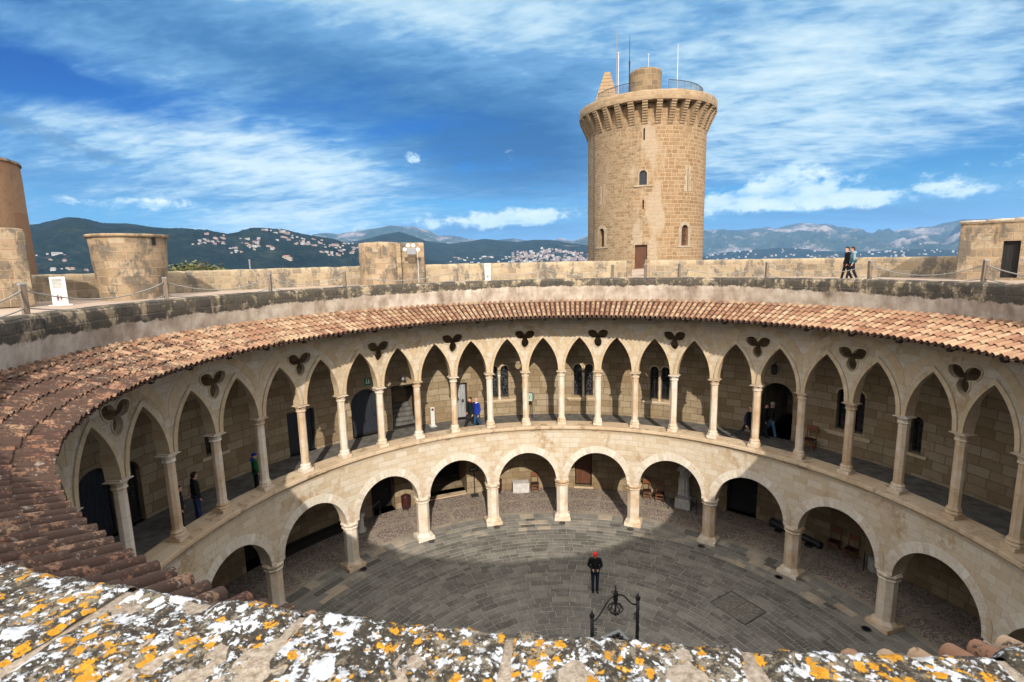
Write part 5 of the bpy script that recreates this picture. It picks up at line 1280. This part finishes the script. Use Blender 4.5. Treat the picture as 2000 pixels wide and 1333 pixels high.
def person(label, loc, rz, jacket, trousers, hair=(.02, .014, .01), shoes=(.012, .011, .011), H=1.74, legs=((.02, 0), (-.02, 0)), arms=None, nod=0., turn=0., lean=0., long_hair=False, hat=None, bald=False, bulk=1., jl=.86, collar=None, hood=None, shirt=None, extra=None):
    '''faces -y; legs: (swing, knee bend) per side in radians, arms: (elbow, wrist) points per side'''
    o = thing('person', label, 'person', loc, rz); k = H/1.74; V = lambda x, y, z: Vector((x*k, y*k, z*k))
    def tilt(p):                                   # lean of the trunk about the hips
        d = p-V(0, 0, .93); return V(0, 0, .93)+Matrix.Rotation(-lean, 3, 'X').inverted() @ d
    legp = []
    for sx, (sw, kb) in zip((-1, 1), legs):
        hip = V(.092*sx, 0, .90); up = Vector((0, -math.sin(sw), -math.cos(sw))); knee = hip+up*.43*k
        lo = Vector((0, -math.sin(sw-kb), -math.cos(sw-kb))); ank = knee+lo*.41*k
        legp.append((hip, knee, ank, sw-kb))
    dzz = min(l[2].z for l in legp)-.075*k
    Z0 = Vector((0, 0, -dzz)); legp = [(a+Z0, b+Z0, c+Z0, s_) for a, b, c, s_ in legp]
    TT = lambda p: tilt(p)+Z0
    sh = [TT(V(.185*sx, .01, 1.42)) for sx in (-1, 1)]
    if arms is None: arms = (((-.25, .03, 1.13), (-.26, -.05, .88)), ((.25, .03, 1.13), (.26, -.05, .88)))
    armp = [(s_, V(*e)+Z0, V(*w_)+Z0) for s_, (e, w_) in zip(sh, arms)]
    neck0, neck1 = TT(V(0, .015, 1.42)), TT(V(0, -.005, 1.53)); hc = TT(V(0, -.02, 1.625))
    HR = Matrix.Rotation(turn, 3, 'Z') @ Matrix.Rotation(nod, 3, 'X'); hv = lambda x, y, z: hc+HR @ V(x, y, z)
    m = MB(); cap(m, neck0, neck1, .058*k, .055*k); ell(m, hv(0, .012, .02), .074*k, .093*k, .098*k, HR); ell(m, hv(0, -.03, -.05), .055*k, .058*k, .07*k, HR)
    cap(m, hv(0, -.082, .005), hv(0, -.108, -.03), .010*k, .015*k); ell(m, hv(0, -.07, -.098), .026*k, .024*k, .02*k, HR); ell(m, hv(0, -.082, -.068), .024*k, .012*k, .011*k, HR)
    cap(m, hv(-.035, -.077, .028), hv(.035, -.077, .028), .013*k, .013*k)
    for sx in (-1, 1): ell(m, hv(.077*sx, .012, -.005), .012*k, .022*k, .033*k, HR)
    cap(m, TT(V(0, .02, 1.34)), TT(V(0, .015, 1.0)), .088*k, .085*k); cap(m, sh[0], sh[1], .06*k, .06*k)
    for (s_, e, w_), sx in zip(armp, (-1, 1)):
        cap(m, s_, e, .048*k, .040*k); cap(m, e, w_, .040*k, .028*k)
        d = (w_-e).normalized(); side = d.cross(Vector((0, 1, 0))); side = side.normalized() if side.length > .1 else Vector((1, 0, 0)); nrm = d.cross(side)
        if nrm.y > 0: nrm = -nrm
        pc = w_+d*.05*k; cap(m, w_, w_+d*.07*k, .027*k, .030*k); cap(m, w_+d*.03*k-side*.016*k, w_+d*.085*k-side*.024*k, .018*k, .016*k); cap(m, w_+d*.03*k+side*.016*k, w_+d*.085*k+side*.024*k, .018*k, .016*k)
        for i, (off, ln) in enumerate(((-.032, .064), (-.011, .078), (.011, .074), (.031, .056))):
            b_ = w_+d*.085*k+side*off*k; mid_ = b_+(d*.9+nrm*.35).normalized()*ln*.5*k; tip = mid_+(d*.6+nrm*.8).normalized()*ln*.5*k
            cap(m, b_, mid_, .0098*k, .009*k, 8); cap(m, mid_, tip, .009*k, .0078*k, 8)
        tb = w_+d*.03*k-side*.026*k*sx; tm = tb+(d*.6-side*.7*sx+nrm*.3).normalized()*.045*k; cap(m, tb, tm, .012*k, .0105*k, 8); cap(m, tm, tm+(d*.9+nrm*.4).normalized()*.035*k, .0105*k, .009*k, 8)
    for hip, kn, an, s_ in legp: cap(m, hip, kn, .075*k, .052*k); cap(m, kn, an, .050*k, .036*k); fr = Matrix.Rotation(-max(-.9, min(.6, s_*.6)), 3, 'X'); cap(m, an, an+fr @ V(0, -.07, -.038), .030*k, .022*k)
    fuse(m, 'body', SKIN, o, .0085*k, 3)
    for sx in (-1, 1): m = MB(); ell(m, hv(.031*sx, -.083, .010), .011*k, .008*k, .007*k, HR, 8); m.build('eye', EYE, o, smooth=True)
    # trousers
    m = MB(); b_ = bulk
    for hip, kn, an, s_ in legp: cap(m, hip+V(0, 0, .02), kn, .098*k*b_, .068*k); cap(m, kn, an+V(0, 0, .01), .068*k, .058*k); cap(m, an+V(0, 0, .02), an+V(0, -.005, -.015), .06*k, .062*k)
    ell(m, (legp[0][0]+legp[1][0])/2+V(0, .01, .03), .165*k*b_, .125*k*b_, .12*k); fuse(m, 'trousers', cloth(trousers), o, .014*k, 3)
    for hip, kn, an, s_ in legp:
        m = MB(); f_ = Matrix.Rotation(-max(-.9, min(.6, s_*.6)), 3, 'X'); fv = lambda y, z: an+f_ @ V(0, y, z)
        cap(m, fv(.035, -.04), fv(-.15, -.048), .040*k, .038*k); cap(m, fv(.0, -.01), fv(-.04, -.03), .045*k, .042*k); fuse(m, 'shoe', cloth(shoes), o, .012*k, 3)
    # jacket
    m = MB(); ell(m, TT(V(0, .015, 1.25)), .178*k*b_, .125*k*b_, .20*k); ell(m, TT(V(0, .01, 1.08)), .168*k*b_, .128*k*b_, .20*k); ell(m, TT(V(0, .01, jl+.10)), .175*k*b_, .132*k*b_, .13*k)
    cap(m, sh[0]+V(.02, 0, -.01), sh[1]+V(-.02, 0, -.01), .082*k, .082*k); cap(m, TT(V(0, .015, 1.40)), TT(V(0, .01, 1.47)), .085*k, .066*k)
    for s_, e, w_ in armp: cap(m, s_, e, .075*k*b_, .062*k*b_); cap(m, e, e.lerp(w_, .93), .062*k*b_, .047*k)
    fuse(m, 'jacket', cloth(jacket), o, .014*k, 3)
    if shirt: m = MB(); ell(m, TT(V(0, .01, jl+.0)), .172*k*b_, .128*k*b_, .05*k); m.build('shirt', cloth(shirt), o, smooth=True)
    if collar: m = MB(); m.lathe([(.080*k, -.035), (.088*k, 0), (.078*k, .04), (.066*k, .045)], n=18); c_ = m.build('collar', cloth(collar), o, smooth=True, loc=TT(V(0, .012, 1.475)))
    if hood: m = MB(); ell(m, TT(V(0, .11, 1.45)), .12*k, .07*k, .085*k); ell(m, TT(V(0, .06, 1.485)), .115*k, .085*k, .05*k); fuse(m, 'hood', cloth(hood), o, .014*k, 3)
    if hat:
        m = MB(); ell(m, hv(0, .012, .045), .088*k, .108*k, .092*k, HR); ell(m, hv(0, -.095, .05), .06*k, .045*k, .009*k, HR); fuse(m, 'cap', cloth(hat), o, .01*k, 2)
    elif not bald:
        m = MB(); ell(m, hv(0, .030, .045), .084*k, .092*k, .088*k, HR); ell(m, hv(0, .055, -.01), .078*k, .062*k, .08*k, HR); ell(m, hv(0, -.03, .095), .062*k, .055*k, .030*k, HR)
        if long_hair: ell(m, hv(0, .085, -.07), .085*k, .055*k, .13*k, HR); ell(m, hv(.06, .045, -.05), .028*k, .05*k, .10*k, HR); ell(m, hv(-.06, .045, -.05), .028*k, .05*k, .10*k, HR)
        fuse(m, 'hair', cloth(hair), o, .01*k, 2)
    else:
        m = MB(); ell(m, hv(0, .048, -.005), .081*k, .068*k, .055*k, HR); fuse(m, 'hair', cloth(hair), o, .01*k, 2)
    if extra: extra(o, V, TT, armp)
    return o
def handheld(o, V, TT, armp):
    c = (armp[0][2]+armp[1][2])/2+V(0, -.06, .0); m = MB(); m.box(c, (.14, .07, .09)); m.lathe([(0, -.05), (.035, -.05), (.035, .03), (0, .03)], (c.x, c.y-.05), 12)
    m.v = [(x, y, z if i < 8 else z+c.z) for i, (x, y, z) in enumerate(m.v)]; q = m.build('camera', M['iron'], None, bevel=.006)
    q.location = o.matrix_world.translation if False else o.location; q.rotation_euler = o.rotation_euler; tag(q, 'small black camera held by the person in the red cap', 'camera')
    m = MB()
    for sx in (-1, 1): m.tube([TT(V(.11*sx, -.10, 1.46)), TT(V(.13*sx, -.135, 1.3)), TT(V(.14*sx, -.12, 1.1))], .014, 5)
    m.build('straps', cloth((.012, .011, .012)), o)
def bag(o, V, TT, armp):
    m = MB(); ell(m, V(.24, .0, 1.02), .07, .15, .14); q = fuse(m, 'shoulder_bag', cloth((.02, .045, .06)), None, .014, 3)
    q.location = o.location; q.rotation_euler = o.rotation_euler; tag(q, 'dark teal shoulder bag carried by the walker in the pale blue hoodie', 'bag')
    m = MB(); m.tube([TT(V(-.10, -.06, 1.46)), TT(V(.0, -.13, 1.3)), V(.18, -.12, 1.08)], .016, 5); m.build('bag_strap', cloth((.02, .045, .06)), q)
BLK = (.012, .012, .014); JEAN = (.020, .035, .075)
person('person in a red cap and black jacket standing on the courtyard paving', (.70, 6.32, .006), R(2), BLK, (.018, .024, .045), hat=(.42, .012, .012), H=1.73, arms=(((-.27, .02, 1.16), (-.12, -.22, 1.10)), ((.27, .02, 1.16), (.12, -.22, 1.10))), nod=R(20), legs=((.0, 0), (.0, 0)), shirt=(.01, .05, .045), extra=handheld)
def face_tangent(a, left=True): return -a+(R(-90) if left else R(90))
def put(label, px, py, r_, rzf, **kw):
    a = ang(at_r(px, py, r_)); P = pol(a, r_, FU); return person(label, P, -a+R(rzf), **kw)
STRIDE = ((.42, .08), (-.34, .42))
put('person in a bright blue jumper and jeans walking along the upper gallery', 931, 800, 13.20, -72, jacket=(.012, .035, .30), trousers=(.02, .06, .14), bald=True, hair=(.35, .33, .30), legs=((.18, .05), (-.16, .15)), H=1.72, collar=(.5, .55, .6), bulk=1.12, nod=.1)
put('person with a red scarf and dark coat walking beside the one in blue', 919, 795, 13.62, -68, jacket=(.008, .016, .022), trousers=(.018, .018, .022), hair=(.05, .022, .012), collar=(.30, .012, .012), legs=((.45, .05), (-.3, .35)), H=1.74, nod=.12, long_hair=False)
put('person in a black coat and jeans standing at the left of the upper gallery', 382, 960, 13.30, 60, jacket=BLK, trousers=(.02, .035, .10), H=1.76, bulk=1.12, jl=.80, turn=.3)
put('smaller person in black half hidden by a column beside the black coat', 352, 985, 13.35, 40, jacket=BLK, trousers=BLK, H=1.52)
put('person in a blue hood and green coat behind an upper gallery column', 497, 905, 13.35, 65, jacket=(.008, .10, .03), trousers=BLK, hood=(.01, .03, .28), hat=(.01, .03, .28), H=1.50, bulk=1.1, jl=.72)
put('person in dark clothes striding towards the dark arched doorway', 1461, 830, 13.9, 78, jacket=(.010, .012, .022), trousers=(.014, .013, .015), bald=True, hair=(.08, .07, .06), legs=((-.52, .35), (.38, .05)), lean=.12, H=1.74)
put('person in black standing inside the dark arched doorway', 1494, 830, 14.9, 100, jacket=BLK, trousers=BLK, H=1.70, legs=((.15, .05), (-.15, .1)))
put('person in blue jeans and a pale collar stepping through the dark arched doorway', 1507, 825, 15.2, 110, jacket=BLK, trousers=(.06, .13, .22), collar=(.5, .5, .5), H=1.74, legs=((.25, .05), (-.3, .35)), hair=(.3, .28, .25))
aw = ang(at_d(1662, 520, 32)); Pw = at_d(1664, 520, 31.2); Pw.z = TZ
person('person in a pale blue hoodie walking along the terrace', Pw, R(-68-36), (.15, .235, .285), (.012, .012, .02), hair=(.05, .022, .012), legs=((.26, .05), (-.20, .2)), H=1.70, hood=(.19, .28, .33), nod=.15, turn=-.1, extra=bag)
Pw = at_d(1653, 520, 31.6); Pw.z = TZ
person('person in a black jacket walking beside the pale blue hoodie on the terrace', Pw, R(-62-36), BLK, (.012, .012, .016), legs=((.22, .05), (-.2, .25)), H=1.70, turn=.5, nod=.1, collar=(.4, .4, .38))

# ------------------------------------------------------------------ landscape beyond the walls
GZ = -100.; HAZE = 5.3e-5
def forest(dark, mid_, lite, rockc, rock_lo, rock_hi, sc_=1.):
    def fn(t):
        ob = t.coord('Object'); n = t.noise(ob, .012*sc_, 8, .7); f = t.noise(ob, .05*sc_, 6, .75)
        c = t.ramp(t.math('ADD', t.math('MULTIPLY', n, .5), t.math('MULTIPLY', f, .5)), [(.40, dark), (.52, mid_), (.62, lite)])
        g_ = t.new('ShaderNodeNewGeometry'); sp = t.new('ShaderNodeSeparateXYZ'); t.put(sp.inputs[0], g_.outputs['Position'])
        rn = t.math('ADD', t.math('MULTIPLY', t.noise(t.mapping(ob, scale=(1, 1, 1.6)), .0028*sc_, 8, .68), .8), t.math('MULTIPLY', f, .3))
        c = t.mix(t.step(rn, rock_lo, rock_hi), c, rockc)
        return c, t.bump(f, 1., 14)
    return fn
M['hill'] = mat('pine covered hill', forest((.004, .009, .008), (.011, .019, .013), (.034, .042, .025), (.16, .13, .11), .655, .74), rough=1, spec=0)
M['mount'] = mat('rocky mountain', forest((.012, .024, .018), (.028, .042, .028), (.06, .068, .045), (.24, .205, .19), .54, .65, .42), rough=1, spec=0)
M['plain'] = mat('dark plain', forest((.013, .022, .014), (.028, .040, .022), (.07, .07, .045), (.2, .17, .13), .66, .74), rough=1, spec=0)
m = MB(); m.lathe([(27000, GZ), (9000, GZ), (2500, GZ), (700, GZ-.2), (330, -62), (150, -34), (60, -13), (20, -9)], n=96); gr = m.build('ground', M['plain']); gr['kind'] = 'structure'
def px_dir(px, py): d = ray(px, py); hl = math.hypot(d.x, d.y); return math.atan2(d.x, d.y), d.z/hl
class Hill:
    'ridge traced as azimuth / slope; a real height field in front of and behind the crest'
    def __init__(s, name, px, d0, foot, back, amp, fs, mt, nu=420, nv=46, ridged=False, seed=0):
        q = [px_dir(*p) for p in px]; s.a = [i[0] for i in q]; s.t = [i[1] for i in q]; s.d0, s.foot, s.back, s.amp, s.fs, s.seed, s.ridged = d0, foot, back, amp, fs, seed, ridged
        a0, a1 = s.a[0], s.a[-1]; m = MB(); rows = []
        ds = [foot+(d0-foot)*(i/nv) for i in range(nv+1)]+[d0+(back-d0)*(i/10) for i in range(1, 11)]
        for d in ds: rows.append([s.pt(a0+(a1-a0)*j/nu, d) for j in range(nu+1)])
        m.grid(rows); o = m.build(name, mt, None, smooth=True); o['kind'] = 'structure'; s.obj = o
    def crest(s, a): return CAM.z+s.d0*float(np.interp(a, s.a, s.t))
    def h(s, a, d):
        x, y = CAM.x+d*math.sin(a), CAM.y+d*math.cos(a); top = s.crest(a)
        q = (d-s.foot)/(s.d0-s.foot) if d <= s.d0 else 1-(d-s.d0)/(s.back-s.d0)
        q = max(0, min(1, q)); sh = q*q*(3-2*q) if not s.ridged else q**1.35
        p = Vector((x/s.fs+s.seed, y/s.fs, s.seed)); nz = noise.fractal(p, 1., 2.1, 6)
        if s.ridged: nz = (.5-abs(noise.noise(p*1.3)))*1.4+.5*(.5-abs(noise.noise(p*3.1)))+.3*noise.noise(p*7)-.35
        env = q*(1-q)*4 if d <= s.d0 else q*.5
        fine = .035*s.amp*noise.noise(Vector((x, y, 0))/(s.fs*.03))+.03*s.amp*noise.noise(Vector((x, y, 7))/(s.fs*.012))
        return GZ-4+(top-GZ)*sh+s.amp*nz*env*min(1, (top-GZ)/150)+fine*min(1, q*3)
    def pt(s, a, d): return Vector((CAM.x+d*math.sin(a), CAM.y+d*math.cos(a), s.h(a, d)))
    def hit(s, px, py):
        a, tn = px_dir(px, py); d = s.foot
        while d < s.d0*1.02:
            if s.h(a, d) >= CAM.z+d*tn: return s.pt(a, d)
            d += 12
        return None
HA = Hill('near_hills', [(-2600, 582), (-1200, 528), (-600, 492), (-250, 462), (-60, 448), (40, 443), (75, 438), (130, 425), (165, 427), (200, 435), (255, 437), (300, 443), (350, 446), (400, 451), (445, 458), (465, 455), (490, 449), (520, 450), (560, 453), (610, 462), (650, 468), (700, 478), (760, 490), (830, 505), (900, 520)], 3000, 900, 4300, 55, 520, M['hill'], 900, 60, seed=2)
HB_ = Hill('wooded_hills', [(560, 520), (640, 478), (700, 470), (740, 462), (780, 456), (830, 470), (880, 476), (920, 471), (945, 467), (975, 470), (1010, 473), (1040, 468), (1075, 468), (1110, 474), (1146, 478), (1200, 484), (1300, 497), (1370, 503), (1420, 512)], 4600, 2600, 6200, 45, 600, M['hill'], 520, 46, seed=5)
HC = Hill('far_range', [(560, 500), (610, 458), (635, 455), (660, 457), (690, 452), (730, 446), (765, 440), (790, 443), (805, 442), (835, 449), (855, 460), (885, 460), (915, 467), (960, 471), (1000, 465), (1030, 470), (1065, 473), (1095, 465), (1118, 471), (1146, 461), (1200, 455), (1300, 470), (1380, 500)], 8200, 5600, 10500, 190, 1300, M['mount'], 560, 50, ridged=True, seed=9)
HD = Hill('mountain_range', [(1150, 512), (1250, 470), (1330, 455), (1372, 449), (1400, 448), (1440, 450), (1480, 446), (1514, 447), (1540, 440), (1568, 435.5), (1590, 437), (1610, 438), (1630, 442), (1655, 444), (1680, 451), (1706, 456), (1728, 453), (1751, 452), (1775, 447), (1810, 445), (1840, 438), (1880, 429), (1950, 428), (2050, 432), (2200, 440), (2600, 425), (3600, 430), (5200, 425)], 10500, 6300, 13500, 330, 1500, M['mount'], 1100, 90, ridged=True, seed=4)
HE = Hill('foothills', [(1372, 500), (1420, 492), (1470, 488), (1520, 484), (1560, 486), (1600, 490), (1680, 492), (1740, 488), (1800, 486), (1870, 488), (1960, 484), (2100, 480), (2300, 490)], 6400, 5000, 7600, 40, 700, M['hill'], 400, 30, seed=12)

# houses on the near hills, each its own object
HM = [mat('white house wall', col=(.36, .35, .34)), mat('cream house wall', col=(.28, .235, .185)), mat('pink house wall', col=(.24, .17, .15)), mat('clay house roof', col=(.30, .13, .08)), mat('shaded house glass', col=(.05, .055, .06))]  # last entry is the plain dark colour of the windows
def house_mesh(w_, d_, h_, wall, flat, wing):
    m = MB(); m.box((0, 0, h_/2-3), (w_, d_, h_+6), mi=0)
    if wing: m.box((w_*.55, -d_*.2, h_*.30-3), (w_*.6, d_*.8, h_*.6+6), mi=0)
    if flat: m.box((0, 0, h_+.2), (w_*1.03, d_*1.03, .4), mi=0)
    else:
        b = m.pts([(-w_*.54, -d_*.54, h_), (w_*.54, -d_*.54, h_), (w_*.54, d_*.54, h_), (-w_*.54, d_*.54, h_), (-w_*.3, 0, h_+d_*.22), (w_*.3, 0, h_+d_*.22)])
        for q in ((0, 1, 5, 4), (1, 2, 5), (2, 3, 4, 5), (3, 0, 4)): m.face([b+i for i in q], None, mi=1)
    for i in range(3):
        for z in ([h_*.3, h_*.72] if h_ > 6 else [h_*.5]): m.box((-w_*.32+i*w_*.32, -d_/2-.05, z), (w_*.13, .2, h_*.18), mi=2)
    return m.build('house', [wall, HM[3], HM[4]])
rg = random.Random(17); protos = []
for w_, d_, h_, wl, fl_, wg in [(15, 10, 6.5, 0, True, True), (12, 9, 5.5, 0, False, False), (18, 11, 7, 1, False, True), (22, 11, 9, 2, True, True), (26, 12, 12, 0, True, False), (11, 9, 6, 1, False, False)]:
    o = house_mesh(w_, d_, h_, HM[wl], fl_, wg); protos.append(o)
used = set()
def put_house(kind, P, rz, scl=1., label=None, group=None):
    o = protos[kind]
    if kind in used: o = o.copy(); COL.objects.link(o)
    used.add(kind); o.location = P; o.rotation_euler = (0, 0, rz); o.scale = (scl, scl, scl)
    tag(o, label, 'house', group); return o
KL = ['flat roofed white villa', 'clay roofed white house', 'clay roofed cream house', 'long pink block', 'long white block', 'clay roofed cream cottage']
clusters = [((368, 412), (469, 479), 9, 'at the left end of the village', 'left village'), ((412, 436), (468, 480), 9, 'in the pink terrace of the village', 'pink terrace'), ((447, 472), (486, 496), 8, 'in the lowest row of the village', 'lowest row'),
            ((468, 505), (466, 484), 18, 'in the dense middle of the village', 'dense middle'), ((478, 540), (480, 489), 9, 'scattered below the middle of the village', 'below the middle'), ((512, 548), (449, 452), 4, 'high on the crest above the village', 'crest'), ((530, 572), (454, 470), 12, 'on the upper slope of the village', 'upper slope'),
            ((570, 602), (464, 482), 13, 'on the right slope of the village', 'right slope'), ((602, 660), (468, 486), 14, 'among trees right of the hillside village', 'among trees'), ((625, 704), (476, 502), 26, 'low in the village near the pale turret', 'lower right'), ((395, 440), (452, 462), 3, 'alone high on the wooded slope', 'alone'), ((60, 160), (497, 512), 7, 'low among dark trees behind the left signs', 'low trees'), ((85, 175), (526, 531), 8, 'just above the boundary wall at the left', 'above wall')]
for (x0, x1), (y0, y1), n, wh, gn in clusters:
    for i in range(int(n*1.15)):
        P = HA.hit(rg.uniform(x0, x1), rg.uniform(y0, y1))
        if P is None: continue
        k = rg.choice([0, 0, 1, 1, 2, 3, 4, 5]) if gn != 'pink terrace' else rg.choice([2, 3, 3, 4])
        s_ = rg.uniform(.42, .8)*(P-CAM).length/2600
        put_house(k, P, R(rg.uniform(-25, 60)), s_, KL[k]+' '+wh, 'hillside houses: %s, %s' % (gn, KL[k]))
P = HA.hit(560, 506)
if P: put_house(2, P, R(10), 1.3, 'lone cream villa with a clay roof in the dark woods below the village', None)
for i, k in enumerate(protos):
    if i not in used: bpy.data.objects.remove(k)
# the far town on the plain: a mass of buildings nobody could count
m = MB(); rg = random.Random(8)
def town(n, px0, px1, d0, d1, hmax, hl=None, mis=(0, 0, 0, 1, 2)):
    for i in range(n):
        a = px_dir(rg.uniform(px0, px1), 500)[0]; d = d0+(d1-d0)*rg.random(); x, y = CAM.x+d*math.sin(a), CAM.y+d*math.cos(a)
        z = max(GZ, hl.h(a, d) if hl else GZ); w_ = rg.uniform(8, 24); h_ = rg.uniform(5, hmax*.62)
        m.box((x, y, z+h_/2-4), (w_, rg.uniform(8, 18), h_+8), rot=rg.uniform(0, 3), mi=rg.choice(mis))
town(950, 1370, 2050, 4300, 5900, 24); town(220, 1372, 1890, 5000, 6200, 30, HE, (0, 0, 1)); town(280, 1000, 1150, 3100, 3900, 26, HB_, (0, 1, 2, 2)); town(60, 860, 1010, 3000, 3700, 12, HB_)
town(40, 1640, 1800, 6300, 7600, 22, HD)
o = m.build('town', [HM[0], HM[1], HM[2]]); o['kind'] = 'stuff'; tag(o, 'pale far town spread along the plain below the mountains', 'town')

# the air: pale even haze round everything
m = MB(); m.box((0, 0, (GZ-6+720)/2), (56000, 56000, 720-(GZ-6)))
hz = bpy.data.materials.new('haze air'); hz.use_nodes = True; ht = hz.node_tree; ht.nodes.clear()
ho = ht.nodes.new('ShaderNodeOutputMaterial'); hv_ = ht.nodes.new('ShaderNodeVolumePrincipled'); ht.links.new(hv_.outputs[0], ho.inputs['Volume'])
hv_.inputs['Color'].default_value = (.30, .58, 1, 1); hv_.inputs['Density'].default_value = HAZE; hv_.inputs['Anisotropy'].default_value = 0
hb = m.build('haze', hz); hb['kind'] = 'stuff'

# pine tops rising behind the boundary wall
def crown_tree(name, label, P, top, spread, hgt, seed, cols):
    r_ = random.Random(seed); o = thing(name, label, 'tree', P); H_ = top-P.z
    m = MB(); m.tube([(0, 0, 0), (.2, .1, H_*.4), (.1, -.1, H_*.75), (0, 0, H_*.93)], [.34, .27, .18, .06], 8)
    for i in range(9): a = r_.uniform(0, 6.28); z = H_-hgt*r_.uniform(.35, .95); m.tube([(0.1, 0, z-.8), (math.cos(a)*spread*.4, math.sin(a)*spread*.4, z), (math.cos(a)*spread*.8, math.sin(a)*spread*.8, z+.5)], [.12, .08, .03], 5)
    m.build('trunk', M['post'], o)
    m = MB()
    for c in range(70):
        a = r_.uniform(0, 6.28); q = math.sqrt(r_.random()); C = Vector((math.cos(a)*spread*q, math.sin(a)*spread*q, H_-.5-hgt*(.15+.35*q*q)-hgt*.4*r_.random()))
        for l in range(60):
            d = Vector((r_.gauss(0, 1), r_.gauss(0, 1), r_.gauss(0, .7))).normalized()*r_.uniform(.3, 1.0); p = C+d; n_ = (d+Vector((r_.gauss(0, .5), r_.gauss(0, .5), r_.gauss(0, .5)+.4))).normalized()
            u = n_.orthogonal().normalized(); u = (Matrix.Rotation(r_.uniform(0, 6.28), 3, n_) @ u); v = n_.cross(u); s_ = r_.uniform(.10, .22)
            b = m.pts([p-u*s_, p+v*s_*.5, p+u*s_, p-v*s_*.5]); m.face([b, b+1, b+2, b+3], None, rnd=r_.random())
    m.build('crown', cols, o); return o
M['leaf'] = mat('olive green leaves', lambda t: t.ramp(t.new('ShaderNodeAttribute', attribute_name='rnd').outputs['Fac'], [(0, (.035, .045, .014)), (.5, (.085, .095, .03)), (1, (.15, .14, .05))]), rough=.8)
for px, py, d, sp_, lb in [(366, 519.5, 56, 1.7, 'olive green treetop beside the stained drum behind the boundary wall'), (392, 518.5, 60, 2.0, 'olive green treetop, right of its neighbour, behind the boundary wall')]:
    P = at_d(px, py, d); crown_tree('pine_tree', lb, Vector((P.x, P.y, -12)), P.z+.75, sp_, 2.6, px, M['leaf'])
P = at_d(487, 507, 75); mast('lamp_mast', 'grey mast top showing above the boundary wall left of the pale turret', (P.x, P.y), -14, [(P.z+13.4, .09), (P.z+14, .13)], 'greypole')
